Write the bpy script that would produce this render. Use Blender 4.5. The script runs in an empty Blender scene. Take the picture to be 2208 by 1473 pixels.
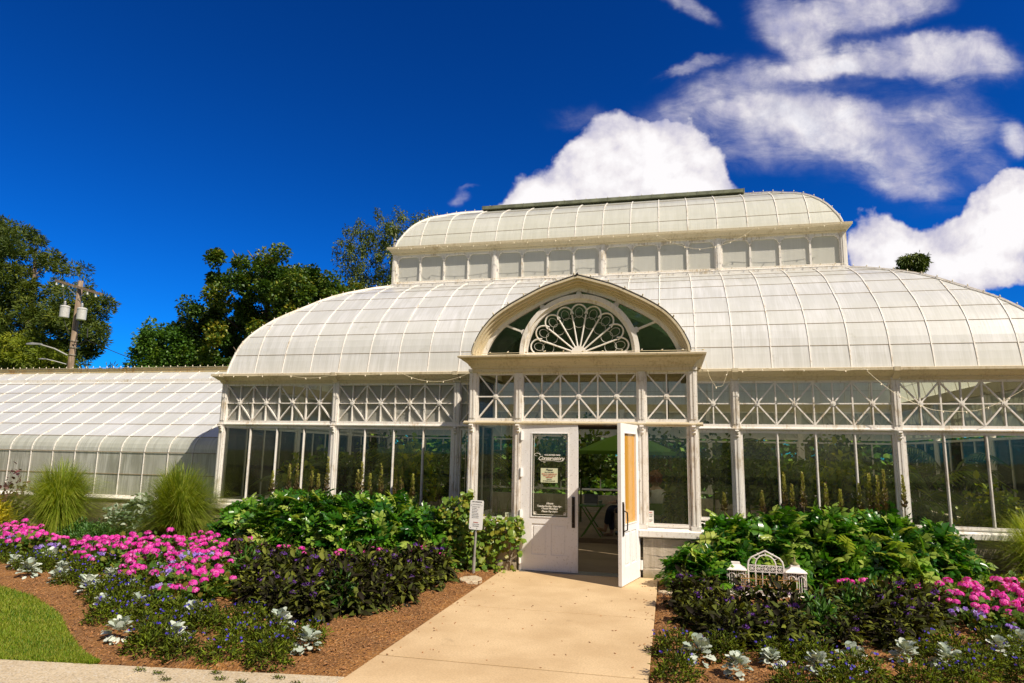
import bpy, math, random
import numpy as np
from mathutils import Vector, Matrix
C = bpy.context.scene
R = math.radians
rng = np.random.default_rng(7)
random.seed(7)
# ------------------------------------------------------------------ camera
F_PX, YAW, PITCH, ROLL = 1439.2, 13.277, 9.457, 1.032      # focal length in pixels of a 2208 px wide frame
EYE = Vector((1.284, -11.191, 1.70))
fwd = Vector((-math.sin(R(YAW))*math.cos(R(PITCH)), math.cos(R(YAW))*math.cos(R(PITCH)), math.sin(R(PITCH))))
rgt0 = Vector((math.cos(R(YAW)), math.sin(R(YAW)), 0)); up0 = rgt0.cross(fwd)
rgt = math.cos(R(ROLL))*rgt0 + math.sin(R(ROLL))*up0; upv = -math.sin(R(ROLL))*rgt0 + math.cos(R(ROLL))*up0
cd = bpy.data.cameras.new('camera'); cam = bpy.data.objects.new('camera', cd); C.collection.objects.link(cam)
M = Matrix((rgt, upv, -fwd)).transposed().to_4x4(); M.translation = EYE
cam.matrix_world = M; cd.sensor_width = 36; cd.lens = F_PX/2208*36; cd.clip_end = 4000; cd.clip_start = .05
C.camera = cam
# ------------------------------------------------------------------ sun and sky
SUN_A, SUN_EL = 1.83, 47.5                                  # sun lies towards (+1.83, -1) in plan
sd = Vector((SUN_A, -1, 0)).normalized()*math.cos(R(SUN_EL)) + Vector((0, 0, math.sin(R(SUN_EL))))
sl = bpy.data.lights.new('sun', 'SUN'); sl.energy = 5.0; sl.angle = R(.55); sl.color = (1, .90, .75)
so = bpy.data.objects.new('sun', sl); C.collection.objects.link(so)
so.rotation_euler = sd.to_track_quat('Z', 'Y').to_euler()
C.view_settings.view_transform = 'Standard'; C.view_settings.look = 'None'; C.view_settings.exposure = .38; C.view_settings.gamma = 1
C.cycles.use_denoising = True; C.cycles.max_bounces = 8; C.cycles.diffuse_bounces = 3; C.cycles.glossy_bounces = 3
C.cycles.transmission_bounces = 4; C.cycles.transparent_max_bounces = 12; C.cycles.caustics_reflective = False; C.cycles.caustics_refractive = False
C.cycles.sample_clamp_indirect = 4

class NT:
    """tiny node-tree helper"""
    def __init__(s, tree): s.t = tree; s.n = tree.nodes; s.l = tree.links
    def new(s, typ, **kw):
        n = s.n.new(typ)
        for k, v in kw.items(): setattr(n, k, v)
        return n
    def set(s, node, **kw):
        for k, v in kw.items():
            key = k.replace('_', ' ')
            sock = node.inputs[int(k[1:])] if k[0] == 'i' and k[1:].isdigit() else node.inputs[key]
            if isinstance(v, bpy.types.NodeSocket): s.l.new(v, sock)
            else: sock.default_value = v
        return node
    def math(s, op, a, b=0., clamp=False):
        n = s.new('ShaderNodeMath', operation=op, use_clamp=clamp); s.set(n, i0=a, i1=b); return n.outputs[0]
    def vm(s, op, a, b=(0, 0, 0), out=0):
        n = s.new('ShaderNodeVectorMath', operation=op); s.set(n, i0=a, i1=b); return n.outputs[out]
    def noise(s, vec, scale, detail=3., rough=.55, dist=0.):
        n = s.new('ShaderNodeTexNoise'); s.set(n, Vector=vec, Scale=scale, Detail=detail, Roughness=rough, Distortion=dist); return n.outputs[0]
    def ramp(s, fac, stops):
        n = s.new('ShaderNodeValToRGB'); s.l.new(fac, n.inputs[0]); cr = n.color_ramp
        while len(cr.elements) < len(stops): cr.elements.new(.5)
        for e, (p, c) in zip(cr.elements, stops): e.position = p; e.color = (*c, 1) if len(c) == 3 else c
        return n.outputs[0]
    def mix(s, fac, a, b, typ='MIX'):
        n = s.new('ShaderNodeMix', data_type='RGBA', blend_type=typ)
        for sock, v in ((n.inputs[0], fac), (n.inputs[6], a), (n.inputs[7], b)):
            if isinstance(v, bpy.types.NodeSocket): s.l.new(v, sock)
            else: sock.default_value = (*v, 1) if isinstance(v, tuple) and len(v) == 3 else v
        return n.outputs[2]
    def rng(s, v, a, b, c=0., d=1., smooth=True):
        n = s.new('ShaderNodeMapRange', interpolation_type='SMOOTHSTEP' if smooth else 'LINEAR')
        s.set(n, i0=v, i1=a, i2=b, i3=c, i4=d); return n.outputs[0]

w = bpy.data.worlds.new('World'); C.world = w; w.use_nodes = True
t = NT(w.node_tree); t.n.clear()
outw = t.new('ShaderNodeOutputWorld'); bg = t.new('ShaderNodeBackground'); t.l.new(bg.outputs[0], outw.inputs[0])
sky = t.new('ShaderNodeTexSky', sky_type='NISHITA', sun_disc=False, sun_elevation=R(SUN_EL), sun_rotation=math.atan2(sd.x, sd.y), altitude=200, air_density=1.0, dust_density=.3, ozone_density=3.0)
gm = t.new('ShaderNodeGamma'); t.set(gm, Color=sky.outputs[0], Gamma=1.5)
skyc = t.mix(1., gm.outputs[0], (.009, .186, .41), 'MULTIPLY')
tc = t.new('ShaderNodeTexCoord'); D = tc.outputs['Generated']
fz = t.vm('DOT_PRODUCT', D, tuple(fwd), 1); fz = t.math('MAXIMUM', fz, .05)
uu = t.math('DIVIDE', t.vm('DOT_PRODUCT', D, tuple(rgt), 1), fz); vv = t.math('DIVIDE', t.vm('DOT_PRODUCT', D, tuple(upv), 1), fz)
cv = t.new('ShaderNodeCombineXYZ'); t.set(cv, X=uu, Y=vv); UV = cv.outputs[0]
wn = t.new('ShaderNodeTexNoise'); t.set(wn, Vector=UV, Scale=7., Detail=5., Roughness=.6)
wob = t.vm('SCALE', t.vm('SUBTRACT', wn.outputs[1], (.5, .5, .5))); wob.node.inputs['Scale'].default_value = .085
UW = t.vm('ADD', UV, wob)
def blob(cx, cy, rx, ry, rot=0, amp=1.):
    m = t.new('ShaderNodeMapping', vector_type='TEXTURE')
    t.set(m, Vector=UW, Location=((cx-1104)/F_PX, (736.5-cy)/F_PX, 0), Rotation=(0, 0, R(rot)), Scale=(rx/F_PX, ry/F_PX, 1))
    d = t.vm('LENGTH', m.outputs[0], out=1)
    return t.math('MULTIPLY', t.rng(d, 1.35, .25), amp)
def total(bl):
    o = None
    for b in bl:
        x = blob(*b); o = x if o is None else t.math('ADD', o, x)
    return o
cumulus = total([(1350, 320, 150, 95), (1240, 400, 170, 85, 20), (1470, 345, 120, 105), (1130, 445, 90, 32, 25), (1500, 420, 90, 70), (1400, 440, 260, 60),
    (1900, 530, 85, 75), (2040, 545, 200, 75, 12), (2160, 480, 110, 110, 35), (2210, 440, 70, 90), (2120, 600, 130, 45)])
wisps = total([(1690, 40, 110, 70, -30, .9), (1880, 15, 190, 55, 10, 1.1), (1480, 12, 70, 25, -30, .5), (1740, 100, 90, 40, -30, .5), (1930, 120, 210, 40, 6, 1.0),
    (2080, 130, 110, 60, -8, 1.0), (1760, 150, 130, 26, 10, .8), (1490, 142, 80, 16, 14, .6), (1600, 190, 200, 55, 12, .5), (1740, 265, 150, 60, -4, 1.15), (1650, 235, 110, 30, 0, .7),
    (1860, 300, 170, 60, -15, .75), (1960, 400, 90, 40, 0, .6), (2050, 260, 150, 60, 0, .45), (2195, 290, 40, 40, 40, .9), (985, 432, 26, 16, 20, .5), (1000, 405, 30, 8, 20, .35),
    (1500, 260, 120, 50, 0, .35), (2130, 350, 90, 40, -30, .3), (1780, 210, 400, 150, 6, .22), (1930, 350, 260, 110, -12, .25), (1640, 330, 150, 60, 0, .3), (1250, 250, 90, 30, 0, .25)])
sn = t.noise(UV, 8., 9., .56, .15); sn2 = t.noise(t.vm('ADD', UV, (.010, .016, 0)), 8., 9., .56, .15); fn = t.noise(UV, 16., 8., .7, .4); lowf = t.noise(UV, 4.5, 4., .5)
strn = t.new('ShaderNodeMapping', vector_type='POINT'); t.set(strn, Vector=UV, Rotation=(0, 0, R(-14)), Scale=(1, 2.6, 1)); wsn = t.noise(strn.outputs[0], 9., 10., .66, .5)
cd1 = t.math('ADD', cumulus, t.math('MULTIPLY', t.math('SUBTRACT', sn, .5), 1.7)); cmask = t.math('MULTIPLY', t.rng(cd1, .36, .66), t.rng(cumulus, .02, .12))
cd2 = t.math('ADD', wisps, t.math('MULTIPLY', t.math('SUBTRACT', wsn, .5), 2.6)); wmask = t.math('MULTIPLY', t.rng(cd2, -.35, 1.45), t.rng(wisps, .02, .60))
allw = t.math('MAXIMUM', cmask, t.math('MULTIPLY', wmask, t.rng(fn, .15, .75, .55, .98)))
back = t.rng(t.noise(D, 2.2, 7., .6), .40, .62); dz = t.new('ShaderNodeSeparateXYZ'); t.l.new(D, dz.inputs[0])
behind = t.rng(t.vm('DOT_PRODUCT', D, tuple(fwd), 1), .45, .2)           # clouds added in the unseen sky, coloured warm to warm the shade
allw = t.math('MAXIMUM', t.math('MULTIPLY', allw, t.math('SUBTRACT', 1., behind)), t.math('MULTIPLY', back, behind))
shade = t.math('ADD', t.math('MULTIPLY', t.math('ADD', cumulus, t.math('MULTIPLY', wisps, .6)), .35), t.math('ADD', t.math('MULTIPLY', lowf, .75), t.math('MULTIPLY', t.math('SUBTRACT', sn, sn2), 2.6)))
ccol = t.ramp(shade, [(.30, (3.6, 3.6, 5.0)), (.55, (5.0, 4.8, 5.6)), (.80, (6.8, 6.5, 6.7)), (1.0, (7.7, 7.5, 7.6))])
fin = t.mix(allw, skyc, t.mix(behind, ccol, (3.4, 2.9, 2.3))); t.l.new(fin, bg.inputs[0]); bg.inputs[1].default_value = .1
# ------------------------------------------------------------------ object helpers
def tag(o, label=None, cat=None, group=None, kind=None):
    if label: o['label'] = label
    if cat: o['category'] = cat
    if group: o['group'] = group
    if kind: o['kind'] = kind
    return o
def link(o, parent=None):
    C.collection.objects.link(o)
    if parent is not None: o.parent = parent
    return o
def empty(name, loc=(0, 0, 0), label=None, cat=None, group=None, rz=0):
    o = bpy.data.objects.new(name, None); o.location = loc; o.rotation_euler[2] = rz; o.empty_display_size = .1
    link(o); return tag(o, label, cat, group)
KIDS = {}
def mesh_obj(name, V, F, mat, parent=None, smooth=False, rnd=None, uv=None, loc=None):
    me = bpy.data.meshes.new(name); V = np.asarray(V, float)
    if isinstance(F, np.ndarray):
        n, k = F.shape
        me.vertices.add(len(V)); me.vertices.foreach_set('co', V.ravel()); me.loops.add(n*k); me.polygons.add(n)
        me.loops.foreach_set('vertex_index', F.ravel().astype(np.int32)); me.polygons.foreach_set('loop_start', np.arange(0, n*k, k, dtype=np.int32))
        me.update(calc_edges=True)
    else: me.from_pydata([tuple(v) for v in V], [], F); me.update()
    if uv is not None:
        ul = me.uv_layers.new(name='UVMap'); ul.data.foreach_set('uv', np.asarray(uv, np.float32).ravel())
    if rnd is not None:
        a = me.attributes.new('rnd', 'FLOAT', 'FACE'); a.data.foreach_set('value', np.asarray(rnd, np.float32))
    if smooth: me.polygons.foreach_set('use_smooth', np.ones(len(me.polygons), bool))
    me.materials.append(mat); o = bpy.data.objects.new(name, me)
    if loc is not None: o.location = loc
    link(o, parent)
    if parent is not None: KIDS.setdefault(parent, []).append(o)
    return o
class MB:
    def __init__(s): s.v = []; s.f = []
    def add(s, V, F):
        b = len(s.v); s.v += [tuple(p) for p in V]; s.f += [tuple(i+b for i in f) for f in F]; return s
    def box(s, x0, x1, y0, y1, z0, z1):
        V = [(x, y, z) for z in (z0, z1) for y in (y0, y1) for x in (x0, x1)]
        return s.add(V, [(0, 2, 3, 1), (4, 5, 7, 6), (0, 1, 5, 4), (2, 6, 7, 3), (0, 4, 6, 2), (1, 3, 7, 5)])
    def bar(s, p, q, w, d, n=(0, -1, 0)):
        """box from p to q, width w across, depth d along n"""
        p, q, n = Vector(p), Vector(q), Vector(n); a = (q-p).normalized(); n = (n-a*n.dot(a)).normalized(); c = a.cross(n)
        V = [e+c*w/2*i+n*d/2*j for e in (p, q) for j in (-1, 1) for i in (-1, 1)]
        return s.add(V, [(0, 2, 3, 1), (4, 5, 7, 6), (0, 1, 5, 4), (2, 6, 7, 3), (0, 4, 6, 2), (1, 3, 7, 5)])
    def tube(s, P, r, n=6, caps=True):
        P = [Vector(p) for p in P]; rr = r if isinstance(r, (list, tuple)) else [r]*len(P); V = []; nrm = None
        for i, p in enumerate(P):
            a = (P[min(i+1, len(P)-1)]-P[max(i-1, 0)]).normalized()
            if nrm is None: nrm = a.orthogonal().normalized()
            nrm = (nrm-a*nrm.dot(a)).normalized(); c = a.cross(nrm)
            V += [p+(nrm*math.cos(k*2*math.pi/n)+c*math.sin(k*2*math.pi/n))*rr[i] for k in range(n)]
        F = [(i*n+k, i*n+(k+1) % n, (i+1)*n+(k+1) % n, (i+1)*n+k) for i in range(len(P)-1) for k in range(n)]
        if caps: F += [tuple(range(n))[::-1], tuple((len(P)-1)*n+k for k in range(n))]
        return s.add(V, F)
    def lathe(s, prof, c=(0, 0, 0), n=16):
        c = Vector(c); V = [c+Vector((r*math.cos(k*2*math.pi/n), r*math.sin(k*2*math.pi/n), z)) for r, z in prof for k in range(n)]
        F = [(i*n+k, i*n+(k+1) % n, (i+1)*n+(k+1) % n, (i+1)*n+k) for i in range(len(prof)-1) for k in range(n)]
        F += [tuple(range(n))[::-1], tuple((len(prof)-1)*n+k for k in range(n))]
        return s.add(V, F)
    def prism(s, poly, a, b, axis='y'):
        """extrude a 2-D polygon; axis y: poly=(x,z); x: (y,z); z: (x,y)"""
        def P(u, v, h): return (u, h, v) if axis == 'y' else (h, u, v) if axis == 'x' else (u, v, h)
        n = len(poly); V = [P(u, v, a) for u, v in poly]+[P(u, v, b) for u, v in poly]
        return s.add(V, [tuple(range(n)), tuple(range(2*n-1, n-1, -1))]+[(i, i+n, (i+1) % n+n, (i+1) % n) for i in range(n)])
    def strip(s, A, B, y0, y1):
        """solid band between two 2-D (x,z) curves A and B, from y0 to y1"""
        n = len(A); V = []
        for y in (y0, y1):
            V += [(x, y, z) for x, z in A]+[(x, y, z) for x, z in B]
        F = []
        for i in range(n-1):
            F += [(i, i+1, n+i+1, n+i), (2*n+i, 3*n+i, 3*n+i+1, 2*n+i+1), (i, 2*n+i, 2*n+i+1, i+1), (n+i, n+i+1, 3*n+i+1, 3*n+i)]
        F += [(0, n, 3*n, 2*n), (n-1, 3*n-1, 4*n-1, 2*n-1)]
        return s.add(V, F)
    def build(s, name, mat, parent=None, smooth=False, loc=None):
        return mesh_obj(name, s.v, s.f, mat, parent, smooth, loc=loc)
def dup(src, loc=None, rz=None, sc=None, parent=None):
    r = src.copy(); C.collection.objects.link(r)
    if parent is not None: r.parent = parent; KIDS.setdefault(parent, []).append(r)
    if loc is not None: r.location = loc
    if rz is not None: r.rotation_euler[2] = rz
    if sc is not None: r.scale = (sc, sc, sc) if isinstance(sc, (int, float)) else sc
    for ch in KIDS.get(src, []):
        dup(ch, parent=r)
    return r
# ------------------------------------------------------------------ materials
MATS = {}
def mat(name, fn):
    m = bpy.data.materials.new(name); m.use_nodes = True; k = NT(m.node_tree); k.n.clear()
    o = k.new('ShaderNodeOutputMaterial'); k.l.new(fn(k), o.inputs[0]); MATS[name] = m; return m
def pbsdf(k, **kw):
    b = k.new('ShaderNodeBsdfPrincipled'); k.set(b, **kw); return b
def bump(k, h, strength=.3, dist=.01):
    b = k.new('ShaderNodeBump'); k.set(b, Strength=strength, Distance=dist, Height=h); return b.outputs[0]
def obj(k): return k.new('ShaderNodeTexCoord').outputs['Object']
def flat(name, col, rough=.5, metal=0., var=.12, sc=12., coat=0.):
    def f(k):
        P = k.new('ShaderNodeNewGeometry').outputs['Position']; n = k.noise(P, sc, 4.)
        c = k.mix(k.rng(n, .3, .7), tuple(x*(1-var) for x in col), tuple(min(1, x*(1+var)) for x in col))
        return pbsdf(k, Base_Color=c, Roughness=rough, Metallic=metal, Coat_Weight=coat, Normal=bump(k, n, .08)).outputs[0]
    return mat(name, f)
def paint_f(base, dirt, amt=.5):
    def f(k):
        P = k.new('ShaderNodeNewGeometry').outputs['Position']
        mp = k.new('ShaderNodeMapping'); k.set(mp, Vector=P, Scale=(9, 9, 1.6)); s = k.noise(mp.outputs[0], 3., 6., .65)
        n = k.noise(P, 2.3, 5., .6); g = k.rng(k.math('MULTIPLY', s, n), .24, .44)
        fine_noise = k.noise(P, 35., 4.)  # fine random noise for grime specks and bump
        c = k.mix(k.math('MULTIPLY', g, amt), base, dirt); c = k.mix(k.rng(fine_noise, .58, .70, 0., .5), c, tuple(x*.7 for x in dirt))
        return pbsdf(k, Base_Color=c, Roughness=.5, Normal=bump(k, fine_noise, .12, .004)).outputs[0]
    return f
PAINT = mat('white_paint', paint_f((.80, .76, .70), (.46, .36, .22), .9))
TRIMP = mat('weathered_trim_paint', paint_f((.64, .55, .38), (.40, .31, .16), .75))
DOORP = mat('door_paint', paint_f((.82, .80, .78), (.68, .63, .55), .4))
def whitewash(dark=.0, tint=(.80, .80, .78), contrast=1., dk=.62):
    def f(k):
        U = k.new('ShaderNodeUVMap').outputs[0]
        m1 = k.new('ShaderNodeMapping'); k.set(m1, Vector=U, Scale=(42, 1.3, 1)); s1 = k.noise(m1.outputs[0], 1., 5., .7)
        m2 = k.new('ShaderNodeMapping'); k.set(m2, Vector=U, Scale=(9, 1.1, 1)); s2 = k.noise(m2.outputs[0], 1., 4., .6)
        big = k.noise(U, 1.1, 4., .6)
        at = k.new('ShaderNodeAttribute', attribute_name='rnd', attribute_type='GEOMETRY').outputs['Fac']
        s = k.math('ADD', k.math('MULTIPLY', s1, .55), k.math('MULTIPLY', s2, .45)); s = k.math('MULTIPLY', s, k.math('ADD', .75, k.math('MULTIPLY', big, .5)))
        g = k.rng(s, .36, .60); g = k.math('MULTIPLY', g, .55*contrast)
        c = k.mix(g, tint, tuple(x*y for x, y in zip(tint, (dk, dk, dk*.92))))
        c = k.mix(k.math('MULTIPLY', at, .55), c, tuple(x*.80 for x in tint[:2])+(tint[2]*.74,))
        c = k.mix(k.rng(k.noise(U, 3.2, 6., .75), .58, .76, 0., .5), c, (.40, .39, .27))
        b = pbsdf(k, Base_Color=c, Roughness=.42, Coat_Weight=.6, Coat_Roughness=.12)
        tr = k.new('ShaderNodeBsdfTranslucent'); k.set(tr, Color=(.95, .95, .8, 1)); mx = k.new('ShaderNodeMixShader')
        k.set(mx, i0=.30); k.l.new(b.outputs[0], mx.inputs[1]); k.l.new(tr.outputs[0], mx.inputs[2]); return mx.outputs[0]
    return f
ROOFG = mat('whitewashed_roof_glass', whitewash(tint=(.93, .93, .94), contrast=1.15))
LANTG = mat('whitewashed_lantern_glass', whitewash(tint=(.83, .83, .76), contrast=.8))
WALLG = mat('streaky_wall_glass', whitewash(tint=(.74, .74, .68), contrast=1.8, dk=.34))
OBSG = mat('obscured_window_glass', whitewash(tint=(.74, .73, .70), contrast=.6))
HALFG = mat('grey_transom_glass', whitewash(tint=(.42, .41, .38), contrast=.5))  # grey whitewash used on some transom panes
def glass_f(tint, gloss=1.0, dirt=.12):
    def f(k):
        P = k.new('ShaderNodeNewGeometry').outputs['Position']
        tr = k.new('ShaderNodeBsdfTransparent'); k.set(tr, Color=(*tint, 1))
        gl = k.new('ShaderNodeBsdfGlossy'); k.set(gl, Roughness=.02, Color=(gloss, gloss, gloss, 1), Normal=bump(k, k.noise(P, 1.5, 1.), .03, .01))
        fr = k.new('ShaderNodeFresnel'); k.set(fr, IOR=1.5)
        m = k.new('ShaderNodeMixShader'); k.l.new(fr.outputs[0], m.inputs[0]); k.l.new(tr.outputs[0], m.inputs[1]); k.l.new(gl.outputs[0], m.inputs[2])
        df = k.new('ShaderNodeBsdfDiffuse'); k.set(df, Color=(.5, .47, .36, 1))
        mp = k.new('ShaderNodeMapping'); k.set(mp, Vector=P, Scale=(14, 14, .9)); s = k.rng(k.noise(mp.outputs[0], 1.6, 5., .7), .48, .8, .012, dirt)
        lo = k.rng(k.noise(P, .9, 3.), .5, .7, 0., dirt*.5); s = k.math('ADD', s, lo)
        m2 = k.new('ShaderNodeMixShader'); k.l.new(s, m2.inputs[0]); k.l.new(m.outputs[0], m2.inputs[1]); k.l.new(df.outputs[0], m2.inputs[2]); return m2.outputs[0]
    return f
GLASS = mat('window_glass', glass_f((.97, .98, .92), .55, .05))
GLASSD = mat('dark_glass', glass_f((.20, .27, .19), .8, .04))
YFILM = mat('yellow_reflecting_glass', lambda k: pbsdf(k, Base_Color=(.62, .30, .02, 1), Roughness=.18, Coat_Weight=.5).outputs[0])
LAP = flat('putty_joint', (.34, .26, .17), .8)
RIDGE = flat('weathered_ridge_sheet', (.16, .17, .11), .6, var=.3, sc=5)
BLACK = flat('black_rubber', (.012, .011, .01), .5)
DARKM = flat('dark_bronze', (.03, .02, .014), .35, .6)
WHITE = flat('white_enamel', (.82, .81, .78), .3, var=.03)
GALV = flat('galvanised_steel', (.42, .41, .38), .45, .5)
def conc_f(c1, c2, speck=0.):
    def f(k):
        P = k.new('ShaderNodeNewGeometry').outputs['Position']
        n = k.noise(P, 1.3, 6., .6); g = k.noise(P, 60., 4., .7); c = k.mix(k.rng(n, .3, .7), c1, c2)
        c = k.mix(k.rng(g, .42, .62, 0., .35), c, tuple(x*.62 for x in c1))
        st = k.rng(k.noise(P, 4.5, 7., .72, 1.), .60, .72, 0., .4); c = k.mix(st, c, tuple(x*.6 for x in c1))
        if speck:
            v = k.new('ShaderNodeTexVoronoi'); k.set(v, Vector=P, Scale=85.); sp = k.new('ShaderNodeSeparateColor'); k.l.new(v.outputs[1], sp.inputs[0])
            c = k.mix(k.rng(sp.outputs[0], .55, .95, 0., speck), c, tuple(x*.35 for x in c1)); c = k.mix(k.rng(sp.outputs[1], .7, .95, 0., speck), c, (.62, .58, .5))
        return pbsdf(k, Base_Color=c, Roughness=.85, Normal=bump(k, g, .35, .004)).outputs[0]
    return f
PATHM = mat('smooth_concrete', conc_f((.50, .345, .18), (.63, .46, .26)))
WALKM = mat('aggregate_concrete', conc_f((.48, .38, .24), (.57, .46, .30), .42))
def base_f(k):
    P = k.new('ShaderNodeNewGeometry').outputs['Position']; n = k.noise(P, 2.2, 7., .65); g = k.noise(P, 30., 5., .7)
    c = k.mix(k.rng(n, .3, .7), (.30, .25, .18), (.50, .43, .33))
    mp = k.new('ShaderNodeMapping'); k.set(mp, Vector=P, Scale=(3, 3, .4)); c = k.mix(k.rng(k.noise(mp.outputs[0], 3., 6., .7), .5, .7, 0., .55), c, (.66, .58, .46))
    sp = k.new('ShaderNodeSeparateXYZ'); k.l.new(P, sp.inputs[0]); z = k.math('ADD', sp.outputs[2], k.math('MULTIPLY', k.math('SUBTRACT', k.noise(P, 5., 5.), .5), .09))
    crack = k.math('MAXIMUM', k.rng(k.math('ABSOLUTE', k.math('SUBTRACT', z, .33)), .007, .002), k.rng(k.math('ABSOLUTE', k.math('SUBTRACT', z, .17)), .006, .002))
    c = k.mix(k.math('MULTIPLY', crack, k.rng(k.noise(P, 2., 3.), .4, .55)), c, (.05, .04, .03)); c = k.mix(k.rng(z, .16, .02, 0., .6), c, (.20, .17, .06))
    return pbsdf(k, Base_Color=c, Roughness=.95, Normal=bump(k, k.math('ADD', g, k.math('MULTIPLY', n, 2.)), .7, .012)).outputs[0]
BASEM = mat('rough_old_concrete', base_f)
def mulch_f(k):
    P = k.new('ShaderNodeNewGeometry').outputs['Position']; a = k.noise(P, 45., 5., .75); b = k.noise(P, 3., 4.)
    v = k.new('ShaderNodeTexVoronoi'); k.set(v, Vector=P, Scale=55.); s = k.new('ShaderNodeSeparateColor'); k.l.new(v.outputs[1], s.inputs[0])
    c = k.ramp(a, [(.25, (.06, .022, .005)), (.5, (.30, .125, .025)), (.75, (.52, .25, .06))]); c = k.mix(k.rng(s.outputs[0], .75, .95, 0., .7), c, (.50, .28, .12)); c = k.mix(k.rng(b, .35, .65, 0., .35), c, (.10, .04, .012))
    return pbsdf(k, Base_Color=c, Roughness=.95, Normal=bump(k, k.math('ADD', a, v.outputs[0]), 1., .02)).outputs[0]
MULCH = mat('bark_mulch', mulch_f)
def lawn_f(k):
    P = k.new('ShaderNodeNewGeometry').outputs['Position']; a = k.noise(P, 40., 4.); b = k.noise(P, 1.5, 4.)
    c = k.ramp(a, [(.3, (.05, .09, .008)), (.7, (.15, .20, .02))]); c = k.mix(k.rng(b, .4, .7, 0., .5), c, (.20, .17, .04))
    return pbsdf(k, Base_Color=c, Roughness=.9).outputs[0]
LAWNM = mat('lawn_soil', lawn_f)
def wood_f(c1, c2, sc=(2, 30, 30)):
    def f(k):
        P = k.new('ShaderNodeNewGeometry').outputs['Position']; m = k.new('ShaderNodeMapping'); k.set(m, Vector=P, Scale=sc); n = k.noise(m.outputs[0], 1.2, 5., .7)
        return pbsdf(k, Base_Color=k.mix(k.rng(n, .3, .7), c1, c2), Roughness=.75, Normal=bump(k, n, .3, .01)).outputs[0]
    return f
POLEM = mat('pole_timber', wood_f((.13, .085, .05), (.32, .23, .15), (6, 6, .8)))
BARKM = mat('tree_bark', wood_f((.08, .055, .035), (.22, .16, .11), (8, 8, 1.5)))
BIRCHM = mat('birch_bark', wood_f((.20, .17, .13), (.48, .44, .38), (3, 3, 9)))
def leaf(name, cols, rough=.42, trans=.35, coat=0., spec=.5):
    def f(k):
        at = k.new('ShaderNodeAttribute', attribute_name='rnd', attribute_type='GEOMETRY').outputs['Fac']
        oi = k.new('ShaderNodeObjectInfo').outputs['Random']
        x = k.math('FRACT', k.math('ADD', at, k.math('MULTIPLY', oi, .0)))
        n = len(cols); c = k.ramp(x, [(i/(n-1), q) for i, q in enumerate(cols)])
        c = k.mix(k.math('MULTIPLY', oi, .35), c, tuple(q*.7 for q in cols[0]))
        b = pbsdf(k, Base_Color=c, Roughness=rough, Specular_IOR_Level=spec, Coat_Weight=coat, Coat_Roughness=.25)
        tr = k.new('ShaderNodeBsdfTranslucent'); k.l.new(k.mix(1., c, (1.3, 1.2, .5), 'MULTIPLY'), tr.inputs[0])
        m = k.new('ShaderNodeMixShader'); k.set(m, i0=trans); k.l.new(b.outputs[0], m.inputs[1]); k.l.new(tr.outputs[0], m.inputs[2]); return m.outputs[0]
    return mat(name, f)
# ================================================================== SETTING
B = 2.32; Q = B/4
mesh_obj('ground', [(-600, -500, -.05), (600, -500, -.05), (600, 900, -.05), (-600, 900, -.05)], [(0, 1, 2, 3)], LAWNM)['kind'] = 'structure'
def walk_y(x): return -6.285+.137*(x+1.13) if x < 0 else -6.25
lawn_edge = [(-14, -3.6), (-9, -3.9), (-7.4, -4.15), (-6.43, -4.53), (-5.73, -4.79), (-4.73, -5.36), (-3.95, -5.98), (-3.45, -6.35), (-3.15, -6.53)]
# mulch beds: one gently lumpy sheet either side of the path
def bed(name, x0, x1, y0f, y1, step=.09):
    nx = int((x1-x0)/step); ny = int((y1-min(y0f(x0), y0f(x1)))/step); V = []; 
    gx = np.linspace(x0, x1, nx+1)
    for i in range(nx+1):
        y0 = y0f(gx[i])
        for j in range(ny+1):
            y = y0+(y1-y0)*j/ny; e = min(i, nx-i, j, ny-j)
            V.append((gx[i], y, .004+(0 if e == 0 else .012+rng.random()*.03+.012*math.sin(gx[i]*5+y*3))))
    F = np.array([(i*(ny+1)+j, (i+1)*(ny+1)+j, (i+1)*(ny+1)+j+1, i*(ny+1)+j+1) for i in range(nx) for j in range(ny)])
    o = mesh_obj(name, V, F, MULCH, smooth=True); o['kind'] = 'structure'; return o
bed('flower_bed_soil', -14, -1.102, lambda x: max(walk_y(x), np.interp(x, [p[0] for p in lawn_edge], [p[1] for p in lawn_edge])-.0) if x < -3.15 else walk_y(x), .79)
bed('flower_bed_soil', 1.098, 12, lambda x: -6.25, .0)
# bark chips and clods lying on the soil
def chips(n, x0, x1, y0, y1):
    m = MB()
    for _ in range(n):
        x = random.uniform(x0, x1); y = random.uniform(y0, y1)
        if x < -1.1 and (y < walk_y(x)+.03 or (x < -3.1 and y < np.interp(x, [p[0] for p in lawn_edge], [p[1] for p in lawn_edge])+.03)): continue
        a = random.random()*3.14; l = random.uniform(.012, .035); w_ = random.uniform(.004, .01)
        m.bar((x, y, .05), (x+l*math.cos(a), y+l*math.sin(a), .05+random.uniform(-.006, .012)), w_, .006, (0, 0, 1))
    return m
cm = chips(7000, -6.5, -1.12, -6.5, -1.5); cm.v = cm.v; mc = chips(3500, 1.12, 5, -6.2, -1.6)
CHIP = flat('bark_chip', (.30, .14, .05), .9, var=.6, sc=40)
tag(cm.build('bark_mulch', CHIP), 'loose brown bark chips over the soil left of the path', 'mulch', kind='stuff')
tag(mc.build('bark_mulch', CHIP), 'loose brown bark chips over the soil right of the path', 'mulch', kind='stuff')
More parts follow.
